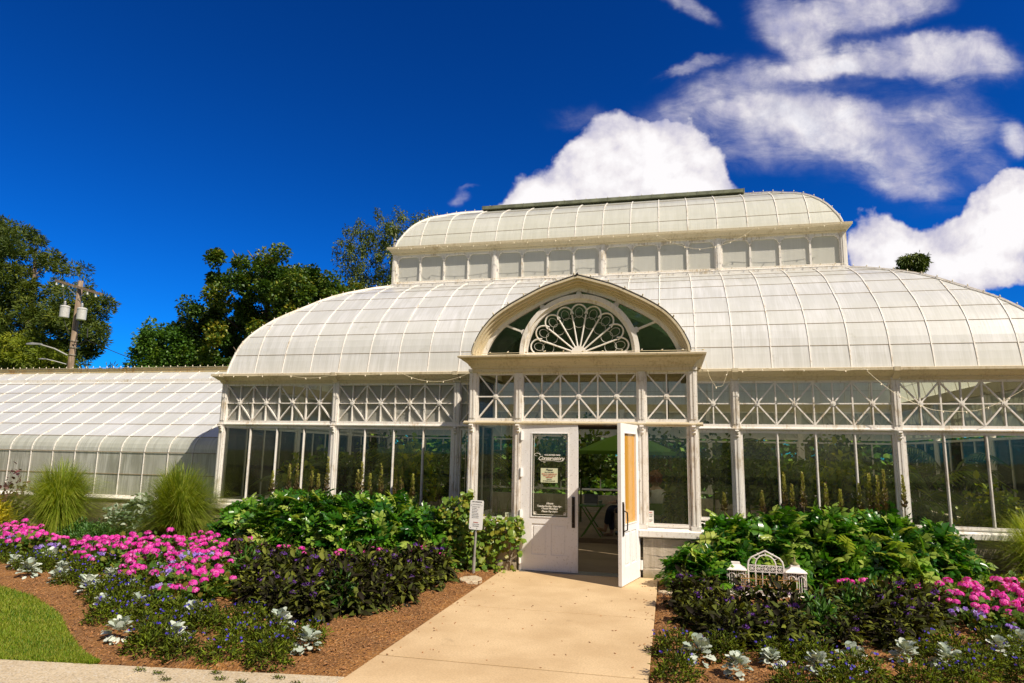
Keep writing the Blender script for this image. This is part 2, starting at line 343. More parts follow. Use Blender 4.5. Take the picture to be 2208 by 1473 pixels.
# lawn
le = [(-14, -3.6)]+lawn_edge[1:]
lv = [(x, y, .012) for x, y in le]+[(x, walk_y(x), .012) for x, y in le]; n = len(le)
mesh_obj('lawn', lv, [(n+i, n+i+1, i+1, i) for i in range(n-1)], LAWNM)['kind'] = 'structure'
# paving
m = MB()
for y0, y1 in ((-3.761, -1.36), (-5.702, -3.783), (-8.2, -5.725)): m.box(-1.10, 1.095, y0, y1, -.03, .034)
pth = m.build('path', PATHM); pth['kind'] = 'structure'
bv = pth.modifiers.new('edge', 'BEVEL'); bv.width = .006; bv.segments = 2
m = MB()
xs = [-1.104, -2.62, -4.35, -6.1, -7.9, -9.7, -11.5, -13.3, -15]
for a, b in zip(xs[1:], xs[:-1]):
    m.prism([(a+.005, walk_y(a)-2.2), (b-.005, walk_y(b)-2.2), (b-.005, walk_y(b)), (a+.005, walk_y(a))], -.03, .03, 'z')
m.box(1.10, 12, -8.4, -6.25, -.03, .03)
sw = m.build('sidewalk', WALKM); sw['kind'] = 'structure'; bv = sw.modifiers.new('edge', 'BEVEL'); bv.width = .006; bv.segments = 2
# ================================================================== CONSERVATORY
cons = empty('conservatory', (0, 0, 0), 'large white Victorian glasshouse with curved roof, raised lantern and arched entrance porch', 'conservatory')
EX, PD = 6.98, 3.97                       # half length of the pavilion, depth of its middle line
PY = -1.38                                # front plane of the porch
ZS, ZW0, ZW1, ZL, ZF0, ZF1 = .69, .76, 2.07, 2.13, 2.21, 2.86
m = MB()
def wallbox(x0, x1, y0, y1, z0, z1): m.box(x0, x1, y0, y1, z0, z1)
wallbox(-EX-.04, -1.70, -.02, .20, -.06, .58); wallbox(1.70, EX+.04, -.02, .20, -.06, .58)
wallbox(-EX-.04, -EX+.18, .201, 2*PD, -.06, .58); wallbox(EX-.18, EX+.04, .201, 2*PD, -.06, .58); wallbox(-EX+.181, EX-.181, 2*PD-.2, 2*PD, -.06, .58)
m.build('base_wall', BASEM, cons)
for s in (-1, 1):
    m = MB()
    def sb(a, b, *r): m.box(min(s*a, s*b), max(s*a, s*b), *r)
    sb(.90, 1.69, PY-.03, PY+.17, -.06, .56); sb(1.50, 1.69, PY+.169, -.021, -.06, .56); sb(.895, 1.70, PY-.06, PY+.1, -.05, .15)
    m.build('porch_base_wall', BASEM, cons)
# ---- posts -------------------------------------------------------
def post_mesh(z0, z1, wd=.115, dp=.10, sides=True):
    m = MB(); m.box(-wd/2, wd/2, -dp/2, dp/2, z0, z1)
    m.box(-wd/2+.022, -.010, -dp/2-.012, -dp/2, z0+.06, ZL-.13); m.box(.010, wd/2-.022, -dp/2-.012, -dp/2, z0+.06, ZL-.13)
    m.box(-wd/2+.022, -.010, -dp/2-.012, -dp/2, ZF0+.0, z1-.06); m.box(.010, wd/2-.022, -dp/2-.012, -dp/2, ZF0+.0, z1-.06)
    m.box(-wd/2-.008, wd/2+.008, -dp/2-.02, dp/2, z0, z0+.055)
    m.box(-wd/2-.010, wd/2+.010, -dp/2-.024, dp/2, z1-.045, z1)
    return m
def bracket_mesh():
    m = MB(); m.prism([(0, 0), (-.075, 0), (-.08, -.02), (-.055, -.035), (-.06, -.055), (-.03, -.075), (-.038, -.10), (-.012, -.125), (0, -.14)], -.026, .026, 'x'); return m
pm = None
def place_post(x, y, rz=0, z0=ZS):
    global pm
    if pm is None:
        pm = post_mesh(ZS, 2.95).build('post', PAINT, cons); br = bracket_mesh().build('bracket', PAINT, pm, loc=(0, -.05, ZL-.012))
        pm.location = (x, y, 0); return pm
    return dup(pm, (x, y, 0), rz, parent=cons)
for k in range(-3, 4):
    if k == 0: continue
    x = k*B + (0 if abs(k) < 3 else (-.045 if k > 0 else .045)*0)
    place_post(x if abs(k) < 3 else (EX-.02)*(1 if k > 0 else -1), 0)
# ---- windows and star transoms ------------------------------------
def glass_pane(parent, x0, x1, z0, z1, y, mt=GLASS, th=.006, uvs=None):
    m = MB(); m.box(x0, x1, y, y+th, z0, z1)
    o = m.build('pane', mt, parent)
    ul = o.data.uv_layers.new(name='UVMap'); dx = random.random()*9
    for lp in o.data.loops:
        c = o.data.vertices[lp.vertex_index].co; ul.data[lp.index].uv = (c.x+dx, c.z+c.y)
    a = o.data.attributes.new('rnd', 'FLOAT', 'FACE'); a.data.foreach_set('value', [random.random()]*len(o.data.polygons)); return o
def window(x0, x1, npane, y, parent, mt=GLASS, z0=ZW0, z1=ZW1, bars=None, P=PAINT):
    m = MB(); f = .034
    m.box(x0, x1, y-.03, y+.03, z1, z1+.045); m.box(x0, x1, y-.03, y+.03, z0-.055, z0)
    m.box(x0, x0+f, y-.03, y+.03, z0, z1); m.box(x1-f, x1, y-.03, y+.03, z0, z1)
    m.box(x0+f, x1-f, y-.041, y-.0305, z0-.05, z0-.028)
    for i in range(1, npane):
        xm = x0+f+(x1-x0-2*f)*i/npane if bars is None else bars[i-1]
        m.box(xm-.016, xm+.016, y-.022, y+.022, z0, z1); m.box(xm-.006, xm+.006, y-.034, y-.0225, z0, z1)
    o = m.build('window', P, parent); glass_pane(o, x0+f-.004, x1-f+.004, z0-.004, z1+.004, y+.001, mt); return o
def stars(x0, x1, ns, y, parent, mts, z0=ZF0, z1=ZF1, P=PAINT, pitch=.555):
    m = MB(); c = (x0+x1)/2; h = (z1-z0); zc = (z0+z1)/2; s0 = c-ns*pitch/2; b = .022
    m.box(x0, x1, y-.03, y+.03, z1, z1+.04); m.box(x0, x1, y-.03, y+.03, z0-.045, z0)
    m.box(x0, s0-.0, y-.028, y+.028, z0, z1); m.box(s0+ns*pitch, x1, y-.028, y+.028, z0, z1)
    e = .001
    for i in range(ns):
        xc = s0+(i+.5)*pitch; xa = s0+i*pitch; xb = xa+pitch
        if i: m.box(xa-b/2, xa+b/2, y-.025, y+.02, z0, z1)
        m.box(xc-b*.42, xc+b*.42, y-.022, y+.018, z0, z1)
        m.box(xa, xb, y-.0235, y+.0145, zc-b*.42, zc+b*.42)
        m.bar((xa+.008, y-.004, z0+.004), (xb-.008, y-.004, z1-.004), b*.95, .034+e); m.bar((xa+.008, y-.004, z1-.004), (xb-.008, y-.004, z0+.004), b*.95, .032)
        m.prism([(xc+.040*math.cos(k*math.pi/4+math.pi/8), zc+.040*math.sin(k*math.pi/4+math.pi/8)) for k in range(8)], y-.033, y+.012)
        m.prism([(xc+.020*math.cos(k*math.pi/4+math.pi/8), zc+.020*math.sin(k*math.pi/4+math.pi/8)) for k in range(8)], y-.039, y-.032)
    o = m.build('star_transom', P, parent)
    for i in range(ns):
        glass_pane(o, s0+i*pitch+.001, s0+(i+1)*pitch-.001, z0-.004, z1+.004, y+.022, mts[i % len(mts)])
    return o
for k in (-3, -2, -1, 0, 1, 2):
    xa = k*B+.058; xb = (k+1)*B-.058
    if k == -3: xa = -EX+.05
    if k == 2: xb = EX-.05
    if k == -1: xb = -1.70
    if k == 0: xa = 1.70
    if k in (-1, 0):
        window(xa, xb, 1, 0, cons)
        m = MB(); c = .5*B*(-1 if k < 0 else 1)+(-1.5 if k < 0 else 1.5)*.555
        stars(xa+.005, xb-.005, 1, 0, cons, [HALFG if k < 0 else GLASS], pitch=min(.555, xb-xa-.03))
    else:
        cc = (k+.5)*B; window(xa, xb, 4, 0, cons, bars=[cc-.555, cc, cc+.555])
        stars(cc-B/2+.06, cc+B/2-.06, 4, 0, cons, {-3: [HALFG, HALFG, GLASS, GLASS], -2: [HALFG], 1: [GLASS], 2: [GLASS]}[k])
# back wall (seen through the glass) and end walls
for k in (-3, -2, -1, 0, 1, 2):
    cc = (k+.5)*B; xa, xb = cc-B/2+.06, cc+B/2-.06
    window(xa, xb, 4, 2*PD-.1, cons, bars=[cc-.555, cc, cc+.555]); stars(xa, xb, 4, 2*PD-.1, cons, [OBSG])
for k in range(-3, 4): place_post(k*B if abs(k) < 3 else (EX-.08)*k/3, 2*PD-.1, math.pi)
for sgn in (-1, 1):
    for j in range(3):
        xa, xb = -PD+.12+j*2.58, -PD+.12+(j+1)*2.58
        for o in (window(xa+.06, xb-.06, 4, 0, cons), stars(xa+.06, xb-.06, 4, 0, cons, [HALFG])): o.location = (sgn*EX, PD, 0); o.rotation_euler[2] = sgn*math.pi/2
        if j: dup(pm, (sgn*EX, PD+sgn*xa, 0), sgn*math.pi/2, parent=cons)
# ---- sills, ledges, cornices --------------------------------------
def run(poly, x0, x1, y, name, mt, parent=cons, back=False):
    """moulding: poly = (outward, z) profile extruded along x, outward being -y"""
    m = MB(); m.prism([((y-o) if not back else (y+o), z) for o, z in poly], x0, x1, 'x'); return m.build(name, mt, parent)
SILL = [(-.06, .575), (.045, .575), (.075, .59), (.075, .665), (.02, .705), (-.06, .705)]
LEDGE = [(-.05, 2.116), (.045, 2.116), (.068, 2.130), (.070, 2.146), (.040, 2.152), (.035, 2.166), (-.05, 2.166)]
CORN = [(-.05, 2.90), (.055, 2.90), (.062, 2.925), (.075, 2.930), (.078, 2.955), (.105, 2.968), (.15, 3.005), (.185, 3.028), (.20, 3.032), (.20, 3.072), (.17, 3.075), (.02, 3.10), (-.05, 3.10)]
for a, b in ((-EX-.07, -1.70), (1.70, EX+.07)):
    run(SILL, a, b, 0, 'sill', PAINT); run(LEDGE, a, b, 0, 'ledge', PAINT)
def mitred(profile, X0, X1, Y0, Y1, name, mt, parent=cons):
    """closed moulding round a rectangle, mitred at the corners"""
    ring = [(X0, Y0, -1, -1), (X1, Y0, 1, -1), (X1, Y1, 1, 1), (X0, Y1, -1, 1)]; n = len(profile); V = []; F = []
    for x, y, sx, sy in ring: V += [(x+sx*o, y+sy*o, z) for o, z in profile]
    for c in range(4):
        d = (c+1) % 4
        F += [(c*n+i, d*n+i, d*n+(i+1) % n, c*n+(i+1) % n) for i in range(n)]
    return mesh_obj(name, V, F, mt, parent)
mitred(CORN, -EX, EX, 0, 2*PD, 'cornice', TRIMP)
for k in (-3, -2, -1, 1, 2, 3):
    m = MB(); x = k*B if abs(k) < 3 else (EX-.02)*k/3
    m.prism([(-.06, 2.90), (-.14, 2.965), (-.205, 3.02), (-.208, 3.08), (-.0, 3.085), (0, 2.90)], x-.045, x+.045, 'x'); m.build('cornice_block', TRIMP, cons)
# ---- curved hipped roofs -------------------------------------------
def make_roof(prof, rows, X0, X1, Y0, Y1, name, mt, cols, parent, ribr=.018, rowoff=.005, colpitch=Q, xorg=0.):
    pt = np.array(prof); tt, zz = pt[:, 0], pt[:, 1]
    # arc-length resampling through a smooth curve
    L = np.concatenate([[0], np.cumsum(np.hypot(np.diff(tt), np.diff(zz)))])
    def P(s):
        i = np.clip(np.searchsorted(L, s)-1, 0, len(L)-2); 
        def tan(j):
            a, b = max(j-1, 0), min(j+1, len(L)-1); return np.array([tt[b]-tt[a], zz[b]-zz[a]])/(L[b]-L[a])
        h = L[i+1]-L[i]; u = (s-L[i])/h; p0 = np.array([tt[i], zz[i]]); p1 = np.array([tt[i+1], zz[i+1]])
        return (2*u**3-3*u**2+1)*p0+(u**3-2*u**2+u)*h*tan(i)+(-2*u**3+3*u**2)*p1+(u**3-u**2)*h*tan(i+1)
    rs = np.interp(rows, tt, L)
    V = []; F = []; UVs = []; RN = []
    lap = MB(); rib = MB()
    faces = [((X0, Y0), (1, 0), (0, 1), X1-X0), ((X1, Y0), (0, 1), (-1, 0), Y1-Y0), ((X1, Y1), (-1, 0), (0, -1), X1-X0), ((X0, Y1), (0, -1), (1, 0), Y1-Y0)]
    for fi, (o, du, dn, Lh) in enumerate(faces):
        n = int(round(Lh/colpitch)) if fi % 2 else None
        if fi == 0: cut = [xorg+k*colpitch-X0 for k in range(-60, 61)]; cut = [c for c in cut if .12 < c < Lh-.12]
        elif fi == 2: cut = [X1-(xorg+k*colpitch) for k in range(-60, 61)]; cut = [c for c in cut if .12 < c < Lh-.12]
        else: cut = [Lh*k/n for k in range(1, n)]
        cut = sorted(cut)
        def W(u, t, z): return (o[0]+du[0]*u+dn[0]*t, o[1]+du[1]*u+dn[1]*t, z)
        edges = [0]+cut+[Lh]
        for r in range(len(rs)-1):
            sa, sb = rs[r], rs[r+1]; ns = 3; ss = np.linspace(sa, sb, ns+1); pts = [P(s) for s in ss]
            for c in range(len(edges)-1):
                ua, ub = edges[c], edges[c+1]; rv = random.random()
                for q in range(ns):
                    quad = []; uvq = []
                    for (tq, zq), s, left in ((pts[q], ss[q], 1), (pts[q], ss[q], 0), (pts[q+1], ss[q+1], 0), (pts[q+1], ss[q+1], 1)):
                        lo, hi = max(ua, tq), min(ub, Lh-tq); 
                        if lo > hi: lo = hi = (max(ua, min(ub, tq if ub < Lh/2 else Lh-tq)))
                        u_ = lo if left else hi
                        # lapped panes: lower edge stands slightly proud of the pane below
                        off = rowoff*(1-(s-sa)/(sb-sa)); d = P(min(s+.02, L[-1]))-P(max(s-.02, 0)); nn = np.array([-d[1], d[0]])/np.hypot(*d)
                        quad.append(W(u_, tq+nn[0]*off, zq+nn[1]*off)); uvq.append((u_+fi*20, s))
                    w0 = np.linalg.norm(np.array(quad[0])-quad[1])+np.linalg.norm(np.array(quad[2])-quad[3])
                    if w0 < 1e-4: continue
                    b = len(V); V += quad; UVs += uvq; F.append((b, b+1, b+2, b+3)); RN.append(rv)
            if r:
                t0, z0 = P(rs[r]); d = P(rs[r]+.02)-P(rs[r]-.02); nn = np.array([-d[1], d[0]])/np.hypot(*d); t1, z1 = t0+nn[0]*rowoff*.5, z0+nn[1]*rowoff*.5
                a, b_ = W(t0, t1, z1), W(Lh-t0, t1, z1); lap.bar(a, b_, .005, rowoff+.004, (dn[0]*nn[0], dn[1]*nn[0], nn[1]))
        for c in cut:
            smax = None; ss = np.linspace(0, L[-1], 26); pl = []
            for s in ss:
                tq, zq = P(s)
                if tq > min(c, Lh-c): break
                pl.append(Vector(W(c, tq, zq+.006)))
            for a, b_ in zip(pl[:-1], pl[1:]): rib.bar(a, b_+(b_-a)*.03, .016, .020, (0, 0, 1) if abs((b_-a).normalized().z) < .8 else (-dn[0], -dn[1], 0))
        # hip rib
        hp = [Vector(W(P(s)[0], P(s)[0], P(s)[1]+.008)) for s in np.linspace(0, L[-1], 26)]; rib.tube(hp, .022, 6)
    U2 = [u for q in UVs for u in [q]]
    me = mesh_obj(name, V, np.array(F), mt, parent, rnd=RN, uv=U2)
    ri = rib.build('glazing_bars', PAINT, me); lp = lap.build('lap_joints', LAP, me); return me, P, L
MAINP = [(0, 3.085), (.035, 3.28), (.082, 3.462), (.145, 3.66), (.245, 3.850), (.345, 3.99), (.46, 4.124), (.63, 4.295), (.844, 4.468), (1.02, 4.61), (1.212, 4.762), (1.39, 4.885), (1.575, 4.99), (1.90, 5.145), (2.08, 5.225), (2.32, 5.31)]
roof, RP, RL = make_roof(MAINP, [0, .082, .245, .46, .844, 1.212, 1.575, 1.90, 2.32], -EX, EX, 0, 2*PD, 'roof', ROOFG, None, cons)
# ---- lantern -------------------------------------------------------
LX, LY0, LY1 = 2*B+.01, B, 2*PD-B
mitred([(-.08, 5.27), (.05, 5.27), (.055, 5.345), (.02, 5.36), (-.08, 5.36)], -LX, LX, LY0, LY1, 'lantern_base_rail', PAINT)
def lantern_wall(x0, x1, y, back=False):
    m = MB(); s = -1 if not back else 1; z0, z1 = 5.362, 6.03; n = 4; wdt = (x1-x0)/n
    m.box(x0, x1, y-.03, y+.03, z0, z0+.05); m.box(x0, x1, y-.03, y+.03, z1-.055, z1)
    for i in range(n+1):
        x = x0+wdt*i; h = .018 if 0 < i < n else .03
        xa, xb = max(x-h, x0), min(x+h, x1)
        m.box(xa, xb, y-.024, y+.024, z0+.05, z1-.055)
        for sg in (-1, 1):           # little capital brackets
            xe = x+sg*h
            if x0-.01 < xe+sg*.05 < x1+.01:
                m.prism([(xe, z1-.055), (xe, z1-.135), (xe+sg*.022, z1-.115), (xe+sg*.03, z1-.085), (xe+sg*.062, z1-.075), (xe+sg*.066, z1-.055)], y-.035, y+.01)
        if 0 < i < n: m.box(x-.030, x+.030, y-.038, y+.01, z1-.150, z1-.13)
    o = m.build('lantern_window', PAINT, cons)
    for i in range(n): glass_pane(o, x0+wdt*i+.004, x0+wdt*(i+1)-.004, z0+.04, z1-.04, y+.012 if not back else y-.012, OBSG)
    return o
for k in range(-2, 2):
    lantern_wall(k*B+.05, (k+1)*B-.05, LY0+.03); lantern_wall(k*B+.05, (k+1)*B-.05, LY1-.03, True)
for k in range(-2, 3):
    for y in (LY0, LY1):
        m = MB(); x = k*B; m.box(x-.05, x+.05, y-.02 if y == LY0 else y-.04, y+.04 if y == LY0 else y+.02, 5.362, 6.03); m.box(x-.022, x+.022, y-.03 if y == LY0 else y-.03, y+.03, 5.365, 6.028); m.build('lantern_post', PAINT, cons)
for sg in (-1, 1):
    hh = (LY1-LY0)/2-.06; m = MB(); m.box(-hh, hh, -.03, .03, 5.362, 5.41); m.box(-hh, hh, -.03, .03, 5.975, 6.03)
    for i in range(7): x = -hh+i*hh/3; m.box(x-.018, x+.018, -.024, .024, 5.41, 5.975)
    o = m.build('lantern_end_window', PAINT, cons); o.location = (sg*(LX-.03), PD, 0); o.rotation_euler[2] = sg*math.pi/2
    for i in range(6): glass_pane(o, -hh+i*hh/3+.004, -hh+(i+1)*hh/3-.004, 5.40, 5.985, .012, OBSG)
mitred([(-.08, 6.03), (.035, 6.03), (.045, 6.065), (.06, 6.07), (.10, 6.125), (.135, 6.145), (.14, 6.19), (.0, 6.205), (-.08, 6.205)], -LX, LX, LY0, LY1, 'lantern_cornice', TRIMP)
LP_ = [(0, 6.20), (.045, 6.36), (.115, 6.50), (.2, 6.66), (.30, 6.80), (.42, 6.93), (.62, 7.09), (.88, 7.225), (1.11, 7.345), (1.65, 7.56)]
lroof, LPf, LLn = make_roof(LP_, [0, .115, .42, .88, 1.65], -LX, LX, LY0, LY1, 'lantern_roof', LANTG, None, cons)
m = MB(); m.box(-3.02, 3.02, PD-.34, PD+.34, 7.50, 7.575); m.box(-3.0, 3.0, PD-.06, PD+.06, 7.575, 7.61)
for i in range(7): m.box(-3.0+i, -2.985+i, PD-.345, PD+.345, 7.49, 7.58)
m.build('ridge_vent', RIDGE, cons)
# ---- porch ---------------------------------------------------------
for x in (-1.675+.055, 1.675-.055, -.905, .905): place_post(x, PY, 0)
window(-1.555, -.955, 1, PY, cons, z0=.765, z1=2.10); window(.955, 1.555, 1, PY, cons, z0=.765, z1=2.10)
stars(-1.56, -.96, 1, PY, cons, [GLASS], P=PAINT); stars(.96, 1.56, 1, PY, cons, [GLASS]); stars(-.85, .85, 3, PY, cons, [GLASS])
for sg in (-1, 1):
    for o in (window(-.62, .62, 2, 0, cons, z0=.765, z1=2.10), stars(-.62, .62, 2, 0, cons, [GLASS])): o.location = (sg*1.66, PY/2, 0); o.rotation_euler[2] = sg*math.pi/2
run(SILL, -1.74, -.85, PY-.02, 'porch_sill', PAINT); run(SILL, .85, 1.74, PY-.02, 'porch_sill', PAINT)
run(LEDGE, -1.75, 1.75, PY-.01, 'porch_ledge', TRIMP)
for sg in (-1, 1):
    m = MB(); xo = sg*1.66
    for prof, nm in ((SILL, 0), (LEDGE, 0)): m.prism([(xo+sg*(o), z) for o, z in prof], PY+.07, -.03, 'y')
    m.build('porch_side_ledge', PAINT, cons)
m = MB(); m.box(-.852, .852, PY-.045, PY+.05, 2.122+.05, 2.21-.046); m.build('door_head', PAINT, cons)
PC = [(-.10, 2.90), (.03, 2.90), (.035, 2.955), (.055, 2.960), (.06, 2.985), (.075, 2.992), (.10, 3.03), (.15, 3.065), (.165, 3.072), (.168, 3.098), (.22, 3.105), (.225, 3.128), (.18, 3.145), (-.10, 3.15)]
def u_run(profile, X, Yf, Yb, name, mt):
    n = len(profile); V = []; F = []
    for x, y, sx, sy in ((-X, Yb, -1, 0), (-X, Yf, -1, -1), (X, Yf, 1, -1), (X, Yb, 1, 0)): V += [(x+sx*o, y+sy*o, z) for o, z in profile]
    for c in range(3): F += [(c*n+i, (c+1)*n+i, (c+1)*n+(i+1) % n, c*n+(i+1) % n) for i in range(n)]
    F += [tuple(range(n)), tuple(range(4*n-1, 3*n-1, -1))]; return mesh_obj(name, V, F, mt, cons)
u_run(PC, 1.59, PY-.05, .35, 'porch_cornice', TRIMP)
m = MB(); m.box(-1.6, 1.6, PY, .3, 3.02, 3.06); m.build('porch_ceiling_beam', PAINT, cons) if False else None
# pointed arch gable
OUT = [(-1.60, 3.15), (-1.575, 3.275), (-1.46, 3.50), (-1.28, 3.712), (-1.05, 3.875), (-.80, 4.01), (-.53, 4.14), (-.27, 4.228), (0, 4.31)]
OUT = OUT+[(-x, z) for x, z in OUT[::-1][1:]]
def smooth(P, k=4):
    P = [np.array(p) for p in P]; o = []
    for i in range(len(P)-1):
        a = P[max(i-1, 0)]; b, c = P[i], P[i+1]; d = P[min(i+2, len(P)-1)]
        if i == len(P)//2-1: d = c
        if i == len(P)//2: a = b
        for j in range(k):
            u = j/k; o.append(.5*((2*b)+(-a+c)*u+(2*a-5*b+4*c-d)*u*u+(-a+3*b-3*c+d)*u**3))
    return o+[P[-1]]
OC = smooth(OUT)
def inset(P, d):
    o = []
    for i, p in enumerate(P):
        a = P[max(i-1, 0)]; b = P[min(i+1, len(P)-1)]
        n = np.array([b[1]-a[1], -(b[0]-a[0])])
        if i == len(P)//2: n = np.array([0, -1.12])*np.hypot(*n)
        n = n/np.hypot(*n)*(1.12 if i == len(P)//2 else 1); q = p+n*d
        if i in (0, len(P)-1): q = np.array([p[0]-np.sign(p[0])*d, p[1]])
        o.append((q[0], max(q[1], 3.15)))
    return o
I = [inset(OC, d) for d in (0, .03, .06, .085, .115, .175)]
m = MB()
m.strip(I[0], I[1], PY-.25, PY+.02); m.strip(I[1], I[2], PY-.21, PY+.02); m.strip(I[2], I[3], PY-.15, PY+.02); m.strip(I[3], I[4], PY-.10, PY+.02)
m.build('gable_moulding', TRIMP, cons)
m = MB(); m.strip(I[4], I[5], PY-.055, PY+.03)
RC, RI, ZA = .893, .78, 3.172
def arc(r, n=40, z=ZA, zs=1.0): return [(r*math.cos(math.pi-math.pi*k/n), z+r*zs*math.sin(math.pi*k/n)) for k in range(n+1)]
m.box(-1.43, 1.43, PY-.05, PY+.03, 3.14, ZA)
def radial(ang, r0, r1, w_): 
    c, s = math.cos(R(ang)), math.sin(R(ang)); m.bar((r0*c, PY-.01, ZA+r0*s), (r1*c, PY-.01, ZA+r1*s), w_, .05)
    for r_ in (r0+.03, r1-.03): m.prism([(r_*c+.042*math.cos(k*math.pi/4), ZA+r_*s+.042*math.sin(k*math.pi/4)) for k in range(8)], PY-.045, PY+.0)
radial(158, .88, 1.27, .028); radial(22, .88, 1.27, .028); radial(127.5, .88, 1.02, .045); radial(52.5, .88, 1.02, .045); radial(90, .88, 1.05, .05)
m.build('gable_frame', PAINT, cons)
m = MB(); m.strip(arc(RC), arc(.825), PY-.09, PY+.03); m.strip(arc(.825), arc(RI), PY-.05, PY+.03); fr = m.build('fanlight_arch', PAINT, cons)
m = MB(); yF = PY-.015
hub = [(0.115*math.cos(math.pi*k/12), ZA+.115*math.sin(math.pi*k/12)) for k in range(13)]; m.prism(hub, yF-.03, yF+.02)
m.box(-RI, RI, yF-.02, yF+.02, ZA-.001, ZA+.022)
for k in range(1, 9):
    a = math.pi*k/9; p = (math.cos(a), math.sin(a)); m.tube([(p[0]*.10, yF, ZA+p[1]*.10), (p[0]*.60, yF, ZA+p[1]*.60)], .0115, 8)
rs_ = .60*math.sin(math.pi/18)
for k in range(9):
    a = math.pi*(k+.5)/9; cx, cz = .60*math.cos(math.pi/18)*math.cos(a), .60*math.cos(math.pi/18)*math.sin(a)
    pts = [(cx+rs_*1.18*math.sin(b)*(-math.sin(a))+rs_*1.45*math.cos(b)*math.cos(a), yF, ZA+.01+cz+rs_*1.18*math.sin(b)*math.cos(a)+rs_*1.45*math.cos(b)*math.sin(a)) for b in np.linspace(-math.pi/2, math.pi/2, 12)]
    m.tube(pts, .0120, 8)
fan = m.build('fanlight_tracery', PAINT, fr)
m = MB()
def ring(r, th, rad, st=1.0, n=20):
    cx, cz = rad*math.cos(th), ZA+.012+rad*math.sin(th); P_ = []
    for b in np.linspace(0, 2*math.pi, n+1):
        u, v = r*st*math.cos(b), r*math.sin(b); P_.append((cx+u*math.cos(th)-v*math.sin(th), yF+.012, cz+u*math.sin(th)+v*math.cos(th)))
    m.tube(P_, .0045, 5, False)
for k in range(9): ring(.058, math.pi*(k+.5)/9, .615, 1.3)
for k in range(9): ring(.088, math.pi*(k+.5)/9, .475, 1.0)
m.build('leaded_rings', flat('lead_came', (.42, .40, .34), .5), fr)
m = MB(); m.prism([(x, z) for x, z in [(-1.42, 3.16)]+[q for q in I[5] if q[1] > 3.17]+[(1.42, 3.16)]], PY+.008, PY+.014); m.build('gable_pane', GLASSD, cons)
# porch vault behind the gable
VV = []; FF = []; UVv = []; IO = inset(OC, .02); sl_ = 0
for i, (x, z) in enumerate(IO):
    VV += [(x, PY-.20, z), (x, 1.4, z)]
F_ = [(2*i, 2*i+1, 2*i+3, 2*i+2) for i in range(len(IO)-1)]
uvp = []
for i in range(len(F_)): uvp += [(i*.1, 0), (i*.1, 2.6), (i*.1+.1, 2.6), (i*.1+.1, 0)]
mesh_obj('porch_roof', VV, F_, ROOFG, cons, rnd=[random.random() for _ in F_], uv=[(b, a) for a, b in uvp])
m = MB(); m.tube([(x, PY-.235, z+.012) for x, z in OC], .014, 6); m.tube([(0, PY-.26, 4.32), (0, PY-.22, 4.36)], [.02, .008], 6); m.build('gable_flashing', BLACK, cons)
# ---- doors ---------------------------------------------------------
def door(px, py, rz, mirror, film):
    e = empty('door', (px, py, 0)); e.parent = cons; e.rotation_euler[2] = rz; s = -1 if mirror else 1
    W_, z0, z1, th = .838, .045, 2.115, .045
    m = MB()
    def bx(a, b, y0, y1, c, d): m.box(min(s*a, s*b), max(s*a, s*b), y0, y1, c, d)
    ga, gb, gz0, gz1 = .16, .69, .80, 1.985
    bx(0, ga, -th/2, th/2, z0, z1); bx(gb, W_, -th/2, th/2, z0, z1); bx(ga, gb, -th/2, th/2, gz1, z1); bx(ga, gb, -th/2, th/2, .70, gz0)
    bx(ga, gb, -th/2, th/2, z0, .27); bx(ga, ga+.01, -th/2, th/2, .27, .70); bx(gb-.01, gb, -th/2, th/2, .27, .70); bx(.395, .455, -th/2, th/2, .27, .70)
    for a, b in ((.17, .395), (.455, .68)):
        bx(a, b, -.012, .012, .27, .70); bx(a+.03, b-.03, -.020, .020, .30, .67)
    for y in (-1, 1):
        yy = y*(th/2+.004); q = (yy-.004, yy+.004)
        bx(ga-.012, ga, *q, gz0-.012, gz1+.012); bx(gb, gb+.012, *q, gz0-.012, gz1+.012); bx(ga, gb, *q, gz1, gz1+.012); bx(ga, gb, *q, gz0-.012, gz0)
    d = m.build('door_leaf', DOORP, e)
    m = MB(); bx(ga-.004, gb+.004, -.003, .003, gz0-.004, gz1+.004); m.build('door_pane', film, e)
    hx = .775
    m = MB(); bx(hx-.022, hx+.022, -th/2-.012, -th/2, .66, 1.09); bx(hx-.014, hx+.014, -th/2-.018, -th/2-.012, .68, 1.07); m.build('push_plate', DARKM, e)
    m = MB(); m.tube([(s*hx, -th/2-.015, .98), (s*hx, -th/2-.06, .96), (s*hx, -th/2-.065, .86), (s*hx, -th/2-.06, .74), (s*hx, -th/2-.015, .72)], .009, 8)
    m.tube([(s*hx, th/2+.0, 1.02), (s*hx, th/2+.06, 1.0), (s*hx, th/2+.065, .88), (s*hx, th/2+.06, .76), (s*hx, th/2+.0, .74)], .009, 8); m.build('handle', DARKM, e)
    for z in (.20, .82, 1.42, 1.95): m = MB(); m.box(-.020, .020, -.050, -.012, z-.06, z+.06); m.tube([(0, -.05, z-.065), (0, -.05, z+.065)], .013, 8); m.build('hinge', WHITE, e)
    return e
dl = door(-.845, PY-.02, R(-1.2), False, GLASS)
dr = door(.835, PY-.03, R(76.5), True, YFILM)
for s in (-.855, .855): m = MB(); m.box(s-.005, s+.005, PY-.04, PY+.05, .03, 2.17); m.build('door_jamb', PAINT, cons)
m = MB(); m.box(-.845, .845, PY-.12, PY+.14, .0, .040); m.build('threshold', flat('worn_aluminium', (.30, .28, .25), .4, .6), cons)
m = MB(); m.box(-.6, .55, PY+.06, PY+.12, 2.06, 2.12); m.tube([(-.2, PY-.03, 2.10), (.35, PY-.05, 2.10), (.55, PY-.3, 2.10)], .012, 8); m.build('door_closer', DARKM, cons)
